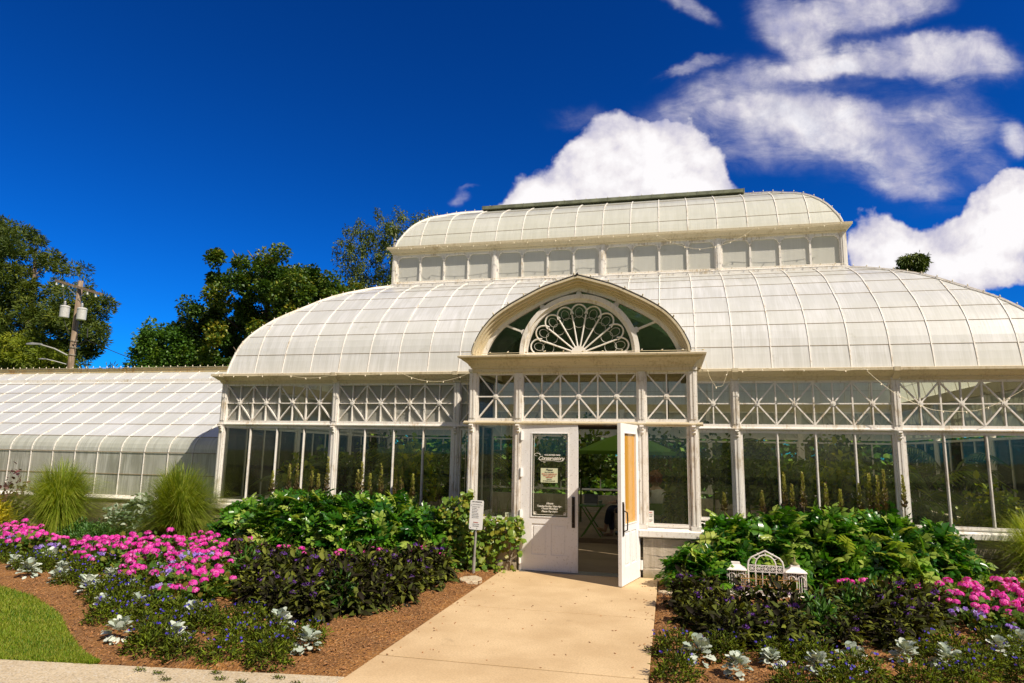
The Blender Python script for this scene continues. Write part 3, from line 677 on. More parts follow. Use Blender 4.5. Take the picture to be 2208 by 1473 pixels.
FLOORM = mat('interior_floor', conc_f((.20, .14, .08), (.30, .22, .13)))
m = MB(); m.box(-1.49, 1.49, PY+.171, .20, -.02, .03); m.box(-EX+.2, EX-.2, .201, 2.0, -.02, .03); m.box(-EX+.2, EX-.2, 2.001, 2*PD-.22, -.02, .12); m.build('inner_floor', FLOORM, cons)
# ================================================================== LEFT WING
wing = empty('greenhouse_wing', (-7.1, .8, 0), 'long low greenhouse wing with sloping whitewashed glass roof left of the pavilion', 'greenhouse')
WY, WL, WR = .8, -22., -7.04
wl = [(0, .69), (0, 1.12), (0, 1.575)]; 
bend = [(0, 1.575), (.012, 1.66), (.045, 1.745), (.105, 1.83), (.188, 1.898)]
def rf(y): return 1.898+.577*(y-.188)
def wloc(o): o.location = (7.1, -.8, 0); return o
joints = [.188, .665, 1.15, 1.63, 2.11, 2.60, 2.75]
PW = [(y, rf(y)) for y in joints]; RID = PD-WY
def sheet(segs, name, mt, offs=.006, lift=0.):
    V = []; F = []; U = []; RN = []; k0 = int((WR-WL)/Q); s = 0
    for grp in segs:
        Ls = [0]
        for a, b in zip(grp[:-1], grp[1:]): Ls.append(Ls[-1]+math.hypot(b[0]-a[0], b[1]-a[1]))
        for c in range(k0+1):
            xa = WR-(c+1)*Q if c < k0 else WL; xb = WR-c*Q; rv = random.random()
            for i in range(len(grp)-1):
                q = []
                for (x, j) in ((xa, i), (xb, i), (xb, i+1), (xa, i+1)):
                    o_ = offs*(1-Ls[j]/Ls[-1]); q.append((x, WY+grp[j][0]-o_*.5, grp[j][1]+o_+lift)); U.append((x, s+Ls[j]))
                b_ = len(V); V += q; F.append((b_, b_+1, b_+2, b_+3)); RN.append(rv)
        s += Ls[-1]
    return wloc(mesh_obj(name, V, np.array(F), mt, wing, rnd=RN, uv=U))
sheet([[wl[0], wl[1]], [wl[1], wl[2]]], 'wall_glazing', WALLG)
sheet([bend], 'curved_eave_glazing', mat('curved_glass', whitewash(tint=(.74, .76, .70), contrast=1.3, dk=.5)), 0)
WROOF = mat('white_wing_roof_glass', whitewash(tint=(.93, .94, .95), contrast=.9))
sheet([[PW[i], PW[i+1]] for i in range(6)], 'roof_glazing', WROOF)
sheet([[(2.72, rf(2.72)+.055), (RID, rf(RID)+.055)]], 'vent_sash', WROOF, .0)
m = MB(); m.box(WL, WR, WY+2.70, WY+2.75, rf(2.70)-.0, rf(2.70)+.075); wloc(m.build('vent_edge', PAINT, wing))
m = MB(); m.box(WL, WR, WY+RID-.06, WY+RID+.06, rf(RID)+.03, rf(RID)+.13); m.box(WL, WR, WY+RID-.09, WY+RID+.09, rf(RID)+.13, rf(RID)+.145)
wloc(m.build('ridge', mat('rusty_ridge_paint', paint_f((.62, .50, .28), (.48, .25, .06), 1.)), wing))
m = MB(); n_ = int((WR-WL)/Q)
for c in range(n_+1):
    x = WR-c*Q; pl = [Vector((x, WY-.012, .69)), Vector((x, WY-.012, 1.575))]+[Vector((x, WY+a-.010, z+.006)) for a, z in bend[1:]]+[Vector((x, WY+2.70, rf(2.70)+.012))]
    for a, b_ in zip(pl[:-1], pl[1:]): m.bar(a, b_+(b_-a).normalized()*.006, .015, .016, (0, -1, 0) if abs((b_-a).normalized().z) > .8 else (0, 0, 1))
    xo = x-.17; m.bar((xo, WY+2.74, rf(2.74)+.065), (xo, WY+RID-.05, rf(RID)+.065-.02), .014, .016, (0, 0, 1))
wloc(m.build('glazing_bars', PAINT, wing))
m = MB()
for y, z in [(-.004, 1.12), (-.012, 1.575)]: m.box(WL, WR, WY+y-.008, WY+y+.001, z-.007, z+.007)
for y, z in PW[:-1]: m.bar((WL, WY+y-.004, z+.005), (WR, WY+y-.004, z+.005), .010, .010, (0, -.5, .86))
wloc(m.build('lap_joints', LAP, wing))
m = MB(); m.box(WL, WR, WY-.06, WY+.12, -.06, .60); wloc(m.build('base_wall', BASEM, wing))
m = MB(); m.prism([(WY-.09, .60), (WY-.10, .63), (WY-.02, .69), (WY+.1, .69), (WY+.1, .60)], WL, WR, 'x'); wloc(m.build('sill', PAINT, wing))
m = MB(); m.box(WL, WR, WY+2*RID-.1, WY+2*RID, -.05, 1.9)
m.add([(WL, WY+RID, rf(RID)), (WR, WY+RID, rf(RID)), (WR, WY+2*RID, 1.9), (WL, WY+2*RID, 1.9)], [(0, 1, 2, 3)])
m.add([(WL, WY, .0), (WL, WY, 1.575), (WL, WY+.188, 1.9), (WL, WY+RID, rf(RID)), (WL, WY+2*RID, 1.9), (WL, WY+2*RID, 0)], [(0, 1, 2, 3, 4, 5)])
wloc(m.build('rear_shell', PAINT, wing))
# ================================================================== PLANTS
def norm(a): return a/np.maximum(np.linalg.norm(a, axis=-1, keepdims=True), 1e-9)
def frames(d, up):
    y = norm(d); x = norm(np.cross(y, up)); z = np.cross(x, y); return np.stack([x, y, z], -1)
def scatter(T, pos, d, up, sc, roll=None, rnd=None):
    """copies of a leaf template (verts, tris) with axis d, upper side towards up -> verts, tris, per-face random"""
    tv, tf = T; n = len(pos); M_ = frames(d, up); sc = np.broadcast_to(np.asarray(sc, float), (n,))
    V = np.einsum('nij,vj->nvi', M_, tv)*sc[:, None, None]+pos[:, None, :]
    F = (tf[None]+(np.arange(n)*len(tv))[:, None, None]).reshape(-1, 3)
    r = rng.random(n) if rnd is None else rnd
    return V.reshape(-1, 3), F, np.repeat(r, len(tf))
def join(parts):
    V = []; F = []; Rn = []; b = 0
    for v, f, r in parts: V.append(v); F.append(f+b); Rn.append(r); b += len(v)
    return np.concatenate(V), np.concatenate(F), np.concatenate(Rn)
def T_diamond(w=.5, fold=.12, droop=.1):
    return np.array([(0, 0, 0), (w/2, .45, fold), (0, 1, -droop), (-w/2, .45, fold)]), np.array([(0, 1, 2), (0, 2, 3)])
def T_oval(w=.6, fold=.1, droop=.18):
    v = [(0, 0, 0)]; ys = [.22, .5, .78]; ws = [.38, .5, .34]
    for y, q in zip(ys, ws): v += [(q*w, y, fold-droop*y*y), (0, y, -droop*y*y), (-q*w, y, fold-droop*y*y)]
    v.append((0, 1, -droop*1.1)); f = [(0, 1, 2), (0, 2, 3)]
    for i in range(2):
        a = 1+3*i; b = a+3; f += [(a, b, b+1), (a, b+1, a+1), (a+1, b+1, b+2), (a+1, b+2, a+2)]
    f += [(7, 10, 8), (8, 10, 9)]; return np.array(v), np.array(f)
def T_round(w=.62, cup=.12, droop=.2):
    v = [(0, 0, 0)]; f = []; out = [(.10, .12), (.30, .26), (.26, .36), (.44, .50), (.40, .62), (.46, .76), (.30, .92), (.12, 1.0)]
    side = [(x*w*2*.62, y) for x, y in out]
    L_ = [(x, y, cup*(x*2)**2+.03*((i % 2)*2-1)-droop*y*y) for i, (x, y) in enumerate(side)]; Rr = [(-x, y, z) for x, y, z in L_]
    mid = [(0, y, -droop*y*y-.02) for _, y in side]
    for i in range(8): v += [L_[i], mid[i], Rr[i]]
    f = [(0, 1, 2), (0, 2, 3)]
    for i in range(7): a = 1+3*i; b = a+3; f += [(a, b, b+1), (a, b+1, a+1), (a+1, b+1, b+2), (a+1, b+2, a+2)]
    return np.array(v), np.array(f)
def T_acanth(w=.30, nl=7):
    def sp(s): return (0, s, .30*s-.55*s*s)
    v = []; f = []
    for i in range(nl+1): v.append(sp(.08+.92*i/nl))
    for side in (1, -1):
        for i in range(nl):
            s0 = .08+.92*i/nl; s1 = .08+.92*(i+1)/nl; sm = (s0+s1)/2; ww = w*math.sin(math.pi*min(1, .16+.80*sm))**.8
            y0, z0 = sp(s0)[1:]; y1, z1 = sp(s1)[1:]
            b = len(v)
            v += [(side*ww*.42, y0+.02, z0+.06), (side*ww*.80, y0+.07, z0+.03), (side*ww*1.05, y0+.19, z0-.07), (side*ww*.66, y1+.02, z1+.05), (side*ww*.17, y1-.02, z1+.05)]
            f += [(i, b, b+4), (i, b+4, i+1), (b, b+1, b+3), (b, b+3, b+4), (b+1, b+2, b+3)]
    v.append((0, 1.13, sp(1)[2]-.1)); e = len(v)-1; f += [(nl, e-2, e)]
    return np.array(v), np.array(f)
def T_lobed(n=5, w=.5):
    """rounded, shallow-lobed leaf"""
    v = [(0, 0, 0)]; k = n*2+1
    for i in range(k):
        a = -2.2+4.4*i/(k-1); r = .5*(1 if i % 2 == 0 else .80); v.append((w*2*r*math.sin(a), .45+r*math.cos(a)*1.05, .09*(1 if i % 2 else -.3)-.10*abs(math.sin(a))))
    return np.array(v), np.array([(0, i, i+1) for i in range(1, k)])
def T_petals(n=5):
    v = [(0, 0, 0)]; f = []
    for i in range(n):
        a = 2*math.pi*i/n
        for da, r in ((-.5, .75), (0, 1.), (.5, .75)): v.append((r*math.cos(a+da), r*math.sin(a+da), .12))
        b = 1+3*i; f += [(0, b, b+1), (0, b+1, b+2)]
    return np.array(v)*.5, np.array(f)
def rdir(n, zmin=-1.):
    a = rng.random(n)*2*math.pi; z = zmin+(1-zmin)*rng.random(n); r = np.sqrt(np.maximum(0, 1-z*z)); return np.stack([r*np.cos(a), r*np.sin(a), z], -1)
def mound(n, rx, rz, lean=.5, inner=.55, zmin=0.05):
    """points and outward directions over a low mound"""
    d = rdir(n, zmin); q = inner+(1-inner)*rng.random(n)**.6; p = d*np.array([rx, rx, rz])*q[:, None]
    o = norm(d*np.array([1, 1, .8])+rng.normal(0, lean, (n, 3))); return p, o
UPV = np.array([0, 0, 1.])
def build_plant(name, parts, label=None, cat=None, group=None, loc=(0, 0, 0)):
    """parts: [(part name, (V, F, rnd), material)]; first part is the thing's own mesh"""
    root = None
    for nm, (V, F, Rn), mt in parts:
        o = mesh_obj(name if root is None else nm, V, np.asarray(F), mt, root, rnd=Rn, smooth=False)
        if root is None: root = o; o.location = loc
    return tag(root, label, cat, group)
L_AC = leaf('acanthus_leaf', [(.012, .060, .006), (.030, .135, .009), (.07, .21, .012), (.16, .32, .02), (.50, .58, .12)], .28, .36, .12)
L_SPIKE = leaf('flower_spike_bract', [(.12, .05, .05), (.20, .18, .04), (.40, .42, .06), (.55, .52, .10)], .6, .2)
L_GRASS = leaf('ornamental_grass', [(.11, .19, .012), (.24, .34, .02), (.40, .48, .04), (.56, .56, .12)], .5, .45)
L_DARK = leaf('dark_heliotrope_leaf', [(.014, .009, .007), (.022, .020, .007), (.034, .038, .008), (.085, .11, .014), (.22, .24, .03)], .6, .2, 0, .12)
L_PURP = leaf('purple_blossom', [(.08, .015, .20), (.14, .03, .32), (.20, .05, .42)], .7, .3)
L_GER = leaf('geranium_leaf', [(.04, .10, .012), (.08, .16, .02), (.18, .27, .03), (.26, .17, .03)], .6, .3, 0, .2)
L_PINK = leaf('pink_blossom', [(.68, .01, .36), (.85, .02, .52), (.90, .09, .64), (.93, .38, .74)], .6, .35)
L_PET = leaf('lavender_petal', [(.26, .12, .62), (.40, .24, .78), (.58, .48, .85)], .6, .3)
L_PETG = leaf('petunia_leaf', [(.06, .13, .02), (.12, .20, .03), (.18, .26, .05)], .5, .3)
L_LOB = leaf('lobelia_leaf', [(.022, .030, .005), (.07, .11, .008), (.22, .30, .018), (.06, .035, .012)], .6, .3, 0, .15)
L_BLUE = leaf('blue_blossom', [(.05, .03, .55), (.09, .05, .70), (.16, .10, .75)], .6, .3)
L_SILV = leaf('silver_leaf', [(.30, .37, .30), (.48, .53, .45), (.66, .69, .60)], .75, .15, 0, .2)
L_YG = leaf('yellow_green_leaf', [(.08, .16, .015), (.16, .26, .025), (.28, .34, .04)], .5, .35)
L_YEL = leaf('yellow_blossom', [(.65, .55, .05), (.80, .68, .10)], .6, .3)
L_IVY = leaf('vine_leaf', [(.09, .19, .02), (.17, .29, .03), (.30, .38, .04), (.38, .28, .03)], .4, .35)
L_WHV = leaf('grey_green_leaf', [(.05, .10, .03), (.14, .22, .11), (.36, .45, .32), (.58, .63, .50)], .5, .25)
L_GOLD = leaf('golden_shrub_leaf', [(.40, .36, .015), (.62, .55, .02), (.75, .66, .05)], .5, .4)
L_MAR = leaf('maroon_leaf', [(.05, .012, .02), (.10, .025, .035), (.16, .05, .05)], .5, .25)
L_FERN = leaf('bright_green_leaf', [(.03, .11, .012), (.07, .18, .02), (.12, .25, .03)], .5, .3)
STEMM = flat('plant_stem', (.10, .11, .03), .7)
# ---- acanthus clumps ----------------------------------------------
TA = [T_acanth(.56, 4), T_acanth(.48, 5)]
def acanthus(rx, ry, h, nl=110):
    ps = []
    for T in TA:
        d = rdir(nl, -.05); p = d*np.array([rx, ry, h])*(.50+.32*rng.random(nl))[:, None]; p[:, 2] = np.abs(p[:, 2])+.03
        o = norm(d*np.array([1, 1, .55])+np.array([0, 0, .15])+rng.normal(0, .42, (nl, 3)))
        ps.append(scatter(T, p, o, norm(UPV+rng.normal(0, .6, (nl, 3))+d*.6), rng.uniform(.15, .31, nl)))
    return join(ps)
def spike(x, y, z0, z1):
    n = 110; s = rng.random(n); a = rng.random(n)*6.28; r = .064*(1-s*.7)
    p = np.stack([x+r*np.cos(a)*.4, y+r*np.sin(a)*.4, z0+(z1-z0)*(.25+.75*s)], -1); d = norm(np.stack([np.cos(a), np.sin(a), .9+s], -1))
    V, F, Rn = scatter(T_diamond(.75, .15, -.1), p, d, UPV+rng.normal(0, .2, (n, 3)), .030+.030*(1-s), rnd=np.clip(1-s*.2-rng.random(n)*.55, 0, 1)*0+np.clip(s*.75+rng.random(n)*.3, 0, 1)**1.2)
    m = MB(); m.tube([(x, y, z0-.2), (x, y, z1-.03)], .007, 5); tv = np.array(m.v); tf = np.array([(f[0], f[1], f[2]) for f in m.f if len(f) == 4]+[(f[0], f[2], f[3]) for f in m.f if len(f) == 4])
    return join([(V, F, Rn), (tv, tf, np.full(len(tf), .2))])
ACL = [(-5.65, -.78, .66, .66, .78, 'glossy lobed-leaf clump nearest the left grass, at the left end of its mass'), (-4.95, -.95, .66, .82, .95, 'glossy lobed-leaf clump under the second pane of the left bay'),
       (-4.30, -1.05, .68, .90, 1.03, 'tall glossy lobed-leaf clump in front of the first post left of the porch bay'), (-3.62, -1.15, .68, .92, 1.03, 'glossy lobed-leaf clump in the middle of the left mass behind the dark flowers'),
       (-2.95, -1.22, .66, .90, 1.0, 'glossy lobed-leaf clump with several spikes, under the shaded bay'), (-2.30, -1.25, .58, .80, .82, 'lobed-leaf clump at the right end of the left mass, beside the vine'),
       (2.10, -1.20, .66, .78, .84, 'lobed-leaf clump hanging over the sill beside the porch corner'), (2.75, -1.15, .66, .88, .98, 'glossy lobed-leaf clump directly behind the small white model glasshouse'),
       (3.40, -1.05, .68, .98, 1.02, 'tall lobed-leaf clump right of the small model glasshouse'), (4.0, -1.0, .68, .90, 1.02, 'tall lobed-leaf clump carrying the thickest spikes, at the right-hand post'),
       (4.62, -.85, .62, .75, .78, 'lobed-leaf clump sloping down to the bare concrete wall at the right end'), (1.62, -1.95, .36, .38, .44, 'small lobed-leaf clump spilling towards the path by the porch corner')]
SPK = [(-5.35, 1.15), (-4.96, 1.27), (-4.83, 1.29), (-4.6, 1.17), (-4.28, 1.40), (-3.78, 1.21), (-3.64, 1.33), (-3.31, 1.32), (-3.06, 1.3), (-2.96, 1.27), (-2.74, 1.16), (-2.35, 1.02), (-4.45, 1.12), (-3.5, 1.15),
       (2.04, 1.01), (2.85, 1.32), (3.11, 1.33), (2.94, 1.16), (3.39, 1.2), (3.84, 1.19), (3.96, 1.33), (4.04, 1.31), (4.12, 1.39), (4.40, 1.32), (2.55, 1.05), (3.6, 1.1)]
acr = []
for x, y, rx, ry, h, lab in ACL:
    o = build_plant('acanthus', [('acanthus', acanthus(rx, ry, h, int(300*rx*ry/.4+30)), L_AC)], lab, 'plant', 'lobed-leaf acanthus clumps along the glasshouse wall', (x, y, .03)); acr.append(o)
for x, z in SPK:
    y = -.8 if x < 0 else -.9; o = min(acr[:11], key=lambda q: abs(q.location.x-x)); V, F, Rn = spike(x-o.location.x, y-o.location.y+random.uniform(-.1, .1), .80, z+.13)
    mesh_obj('flower_spike', V, F, L_SPIKE, o, rnd=Rn, loc=(0, 0, 0))
# ---- ornamental grasses --------------------------------------------
def grass_clump(n, h, spread, wd=.007):
    a = rng.random(n)*2*math.pi; r0 = .20*np.sqrt(rng.random(n)); out = spread*rng.random(n)**.65*(1+.30*np.sin(3*a+spread*9)+.15*np.sin(7*a));  hh = h*rng.uniform(.42, 1.1, n)*(1-.25*(out/spread)**2); k = 6
    V = []; F = []
    ss = np.linspace(0, 1, k+1); side = np.stack([-np.sin(a), np.cos(a)], -1)
    wob = rng.normal(0, .06, (n, 2))
    allv = np.zeros((n, (k+1)*2, 3))
    for i, s in enumerate(ss):
        r = r0+out*s**1.9; z = hh*(1-(1-s)**1.5)-out*.32*s**4
        c = np.stack([r*np.cos(a)+wob[:, 0]*s*s, r*np.sin(a)+wob[:, 1]*s*s, z], -1); w_ = wd*(1-s*.8)/2
        allv[:, 2*i, :] = c; allv[:, 2*i+1, :] = c; allv[:, 2*i, :2] += side*w_; allv[:, 2*i+1, :2] -= side*w_
    f = np.array([q for i in range(k) for q in ((2*i, 2*i+1, 2*i+3), (2*i, 2*i+3, 2*i+2))])
    F = (f[None]+(np.arange(n)*(k+1)*2)[:, None, None]).reshape(-1, 3)
    return allv.reshape(-1, 3), F, np.repeat(rng.random(n), len(f))
GG = 'fountain-shaped ornamental grasses before the glasshouse'
build_plant('ornamental_grass', [('blades', grass_clump(7000, 1.40, 1.15, .010), L_GRASS)], 'big yellow-green fountain grass before the wing, between the golden shrub and the pale-leaved shrub', 'grass clump', GG, (-10.15, -.35, .0))
build_plant('ornamental_grass', [('blades', grass_clump(6500, 1.40, .98, .010), L_GRASS)], 'yellow-green fountain grass beside the left corner post of the pavilion', 'grass clump', GG, (-7.1, -.8, .0))
build_plant('ornamental_grass', [('blades', grass_clump(2600, 1.1, .8, .010), L_GRASS)], 'fountain grass before the bare concrete wall at the right edge', 'grass clump', GG, (6.12, -.55, .0))
# ---- shrubs around the wing ----------------------------------------
def leafmound(T, n, rx, ry, h, size, lean=.5, zmin=0., inner=.6):
    d = rdir(n, zmin); q = inner+(1-inner)*rng.random(n); bump_ = 1+.16*np.sin(d[:, 0]*7+3)*np.sin(d[:, 1]*6)+.1*np.sin(d[:, 2]*9+d[:, 0]*5)
    p = d*np.array([rx, ry, h])*(q*bump_)[:, None]; p[:, 2] = np.abs(p[:, 2])
    o = norm(d+rng.normal(0, lean, (n, 3))); return scatter(T, p, o, norm(UPV+rng.normal(0, .5, (n, 3))+d), rng.uniform(size*.7, size*1.25, n))
build_plant('variegated_shrub', [('leaves', leafmound(T_oval(.8), 1500, .78, .45, .70, .10), L_WHV)], 'pale grey-green leaved shrub against the wing between the two fountain grasses', 'shrub', None, (-8.55, .0, .0))
build_plant('golden_shrub', [('leaves', leafmound(T_diamond(.18), 4600, .80, .6, .74, .13, .6), L_GOLD)], 'golden yellow feathery shrub at the far left edge', 'shrub', None, (-11.15, -1.25, .0))
build_plant('maroon_shrub', [('leaves', leafmound(T_oval(.7), 900, .38, .4, 1.12, .085, .8, 0, .3), L_MAR)], 'dark maroon shrub behind the golden one at the far left edge', 'shrub', None, (-11.55, -.1, .0))
for x, y, s, lab in ((-8.4, -1.15, .5, 'fine bright green plant between the grasses, nearest the second grass'), (-8.95, -.95, .46, 'fine bright green plant in front of the pale-leaved shrub'), (-7.9, -1.55, .42, 'fine bright green plant closest to the pink flowers')):
    build_plant('fern_like_plant', [('leaves', leafmound(T_diamond(.25), 1600, s, s*.85, .34, .075, .7), L_FERN)], lab, 'plant', 'fine bright green plants behind the pink flowers', (x, y, 0))
# ---- bedding plants --------------------------------------------------
def inpoly(x, y, P):
    c = False; j = len(P)-1
    for i in range(len(P)):
        if (P[i][1] > y) != (P[j][1] > y) and x < (P[j][0]-P[i][0])*(y-P[i][1])/(P[j][1]-P[i][1])+P[i][0]: c = not c
        j = i
    return c
TAKEN = []
ORD = 'first second third fourth fifth sixth seventh eighth ninth tenth eleventh twelfth thirteenth fourteenth fifteenth sixteenth seventeenth eighteenth nineteenth twentieth'.split()
def spots(P, gap):
    """plants set out in slightly uneven rows; returns (x, y, row)"""
    o = []; x0, x1 = min(p[0] for p in P), max(p[0] for p in P); y0, y1 = min(p[1] for p in P), max(p[1] for p in P); r = 0; y = y0+gap*.4; j = gap*.17
    while y < y1:
        x = x0+gap*(.25+.5*(r % 2)); 
        while x < x1:
            a, b = x+random.uniform(-j, j), y+random.uniform(-j, j)
            if inpoly(a, b, P) and not any((a-c)**2+(b-d)**2 < g*g for c, d, g in TAKEN): o.append((a, b, r))
            x += gap
        y += gap*.90; r += 1
    return o
def heads(n, rx, h, npet, size, rad, T=None, top=.55):
    """flower heads: clusters of petals standing over a mound"""
    T = T or T_petals(5); ps = []
    for _ in range(n):
        a = random.random()*6.28; r = rx*math.sqrt(random.random())*.95; c = np.array([r*math.cos(a), r*math.sin(a), h*math.sqrt(max(.1, 1-(r/rx)**2*.6))+.02])
        d = rdir(npet, top-.75); ps.append(scatter(T, c+d*np.array([rad, rad, rad*.7]), frames_dir(d), d, size))
    return join(ps)
def frames_dir(d): return norm(np.cross(d, rng.normal(0, 1, d.shape)))
def variants(fn, n): return [fn() for _ in range(n)]
def v_helio():
    hh = random.uniform(.29, .38)
    lv = join([leafmound(T_oval(.42, .08, .45), 250, .24, .24, hh, .105, .55, -.05, .35), leafmound(T_oval(.42, .06, .25), 60, .18, .18, hh+.05, .09, .5, .5, .8)])
    return build_plant('heliotrope', [('leaves', lv, L_DARK), ('blossoms', heads(random.choice((1, 2, 3)), .2, hh+.02, 26, .017, .042), L_PURP)])
def v_ger():
    return build_plant('geranium', [('leaves', leafmound(T_lobed(), 150, .20, .20, .21, .062, .5, 0), L_GER), ('blossoms', heads(random.choice((3, 4, 5, 6)), .20, random.uniform(.22, .29), 28, .030, random.uniform(.030, .042)), L_PINK)])
def v_pet():
    return build_plant('petunia', [('leaves', leafmound(T_oval(.6), 170, .22, .22, .15, .055, .6, 0), L_PETG), ('blossoms', heads(12, .21, .165, 3, .052, .016, None, .9), L_PET)])
def v_lob():
    return build_plant('lobelia', [('leaves', leafmound(T_diamond(.28), 800, .19, .19, .19, .042, .75, 0, .5), L_LOB), ('blossoms', heads(9, .19, .185, 2, .018, .01), L_BLUE)])
def v_silver():
    n = 58; a = rng.random(n)*6.28; el = rng.uniform(-.1, 1.45, n); d = np.stack([np.cos(a)*np.cos(el), np.sin(a)*np.cos(el), np.sin(el)], -1)
    p = d*np.array([.05, .05, .10])+np.array([0, 0, .03]); tv, tf = T_round(.60, .16, .42)
    lv = scatter((tv, tf), p, d, UPV+rng.normal(0, .3, (n, 3)), rng.uniform(.05, .095, n))
    o = build_plant('silver_plant', [('leaves', lv, L_SILV)]); o.data.polygons.foreach_set('use_smooth', np.ones(len(o.data.polygons), bool)); return o
def v_yg():
    return build_plant('yellow_green_plant', [('leaves', leafmound(T_oval(.7), 260, .26, .26, .24, .06, .6, 0), L_YG), ('blossoms', heads(7, .22, .22, 6, .026, .012), L_YEL)])
def plant_out(vs, pts, lab, cat, grp, sc=(.9, 1.15), zs=0.02):
    for o in vs: o.location = (0, -200, -50)
    used = set()
    for i, (x, y) in enumerate(pts):
        k = i % len(vs); s = random.uniform(*sc)
        if k not in used and i < len(vs): o = vs[k]; o.location = (x, y, zs); o.rotation_euler[2] = random.random()*6.28; o.scale = (s, s, s); used.add(k)
        else: o = dup(vs[k], (x, y, zs), random.random()*6.28, s)
        tag(o, lab(x, y, i) if callable(lab) else lab, cat, grp)
silL = [(-7.43, -3.50), (-6.75, -3.90), (-7.45, -2.95), (-6.37, -3.78), (-5.22, -4.50), (-4.47, -5.08), (-4.15, -4.95), (-6.05, -4.12), (-3.42, -5.98), (-2.85, -5.97), (-3.32, -5.15), (-4.72, -4.38), (-5.55, -3.83), (-2.30, -5.25), (-1.70, -5.80), (-7.0, -2.7)]
silR = [(1.48, -5.12), (1.76, -5.42), (2.05, -5.12), (2.38, -5.22), (2.68, -5.0), (3.16, -4.72), (3.45, -4.75), (4.04, -4.22), (4.33, -3.95)]
SLAB = ['at the far end of the lawn edge', 'second along the lawn edge', 'up among the far pink flowers', 'third along the lawn edge', 'where the lawn edge starts bending', 'fifth along the lawn edge', 'just inside the fifth edge one',
        'fourth along the lawn edge', 'in the front lawn corner', 'right of the front lawn corner', 'under the nearest pink flowers', 'half hidden behind the blue mounds', 'behind the lawn edge plants near lavender petals', 'second nearest the path', 'nearest of all to it', 'farthest back among lavender flowers']
SRAB = ['behind the first blue mound', 'lowest in the picture', 'third from it', 'fourth from it', 'fifth from it', 'sixth from it', 'seventh from it', 'under the pink flowers near the right edge', 'at the right edge beyond the pink flowers']
vs = variants(v_silver, 4)
labs = ['silver-leaved plant left of the path, '+q for q in SLAB]+['silver-leaved plant right of the path, '+q for q in SRAB]
plant_out(vs, silL+silR, lambda x, y, i: labs[i], 'plant', 'silver-leaved edging plants', (.78, 1.12))
TAKEN += [(x, y, .19) for x, y in silL+silR]+[(-6.95, -.75, .45), (-9.85, -.35, .5)]
HELL = [(-4.9, -2.3), (-4.2, -2.45), (-3.2, -2.55), (-2.3, -2.5), (-1.70, -2.3), (-1.50, -2.9), (-1.58, -3.9), (-1.72, -4.6), (-2.15, -5.0), (-2.9, -4.85), (-3.3, -4.7), (-3.6, -4.1), (-4.3, -3.0)]
PINKL = [(-11.2, -.9), (-10.3, -.9), (-9.2, -1.7), (-7.8, -2.2), (-6.7, -1.7), (-5.95, -1.4), (-5.1, -2.1), (-4.4, -3.1), (-3.75, -4.2), (-3.45, -4.85), (-3.9, -4.95), (-4.9, -4.1), (-6.5, -3.25), (-8.8, -2.5), (-11, -2.1)]
LOBL = [(-9.5, -3.5), (-7.6, -3.65), (-6.03, -4.25), (-5.31, -4.6), (-4.39, -5.25), (-3.4, -6.2), (-2.7, -6.32), (-2.09, -6.24), (-1.42, -6.12), (-1.44, -5.45), (-2.03, -5.2), (-3.01, -5.1), (-3.45, -4.98), (-3.95, -5.0), (-5.0, -4.2), (-6.6, -3.35), (-9.5, -2.7)]
HELR = [(1.35, -3.1), (1.9, -3.4), (2.4, -3.5), (3.0, -3.3), (3.4, -2.6), (4.1, -2.5), (4.15, -2.9), (3.95, -3.6), (3.45, -4.2), (2.6, -4.6), (1.9, -4.8), (1.45, -4.5)]
PINKR = [(4.25, -2.2), (5.7, -1.5), (5.9, -2.6), (4.9, -3.6), (4.2, -3.85), (4.12, -3.0)]
LOBR = [(1.25, -4.75), (1.9, -4.85), (2.7, -4.55), (3.5, -4.2), (4.3, -3.85), (5.2, -3.6), (5.2, -4.3), (4.0, -5.0), (2.6, -5.7), (1.25, -5.75)]
vh = variants(v_helio, 5); vg = variants(v_ger, 5); vp = variants(v_pet, 3); vl = variants(v_lob, 5); vy = variants(v_yg, 3)
def bedding(vs, pts, side, what, where, cat, grp, sc=(.9, 1.15), zs=.02, first=True, rows=True):
    """place pts (x, y, row) and label each by its row from the front and its rank from the path"""
    rank = {}; rid = {}
    for x, y, r in sorted(pts, key=lambda p: (p[2], abs(p[0]))):
        if r not in rid: rid[r] = len(rid)
        rank[(x, y)] = (rid[r], sum(1 for q in rank.values() if q[0] == rid[r]))
    for i, (x, y, r) in enumerate(pts):
        k = i % len(vs); s = random.uniform(*sc); v = vs[k]
        if not v.get('placed'): o = v; v['placed'] = 1; o.location = (x, y, zs); o.rotation_euler[2] = random.random()*6.28; o.scale = (s, s, s)
        else: o = dup(v, (x, y, zs), random.random()*6.28, s)
        a, b = rank[(x, y)]
        lab = '%s in %s, %s row from the front, %s from the path' % (what, where, ORD[min(a, 19)], ORD[min(b, 19)]) if rows else '%s %s, %s from the path' % (what, where, ORD[min(b, 19)])
        tag(o, lab, cat, grp)
LP1 = spots(PINKL, .285); random.shuffle(LP1); RP1 = spots(PINKR, .31); random.shuffle(RP1)
bedding(vh, spots(HELL, .37), 0, 'dark purple-flowered plant', 'left block', 'plant', 'dark purple-flowered plants left of the path', (.75, 1.2))
bedding(vh, spots(HELR, .38), 0, 'dark purple-flowered plant', 'right block', 'plant', 'dark purple-flowered plants right of the path', (.65, 1.05))
bedding(vh, [(1.45, -2.75, 0), (1.72, -2.62, 0), (3.15, -2.55, 0)], 0, 'dark purple-flowered plant', 'beside the model glasshouse', 'plant', 'dark purple-flowered plants beside the model glasshouse', (.7, .85), rows=False)
nl = int(len(LP1)*.78); nr = int(len(RP1)*.86)
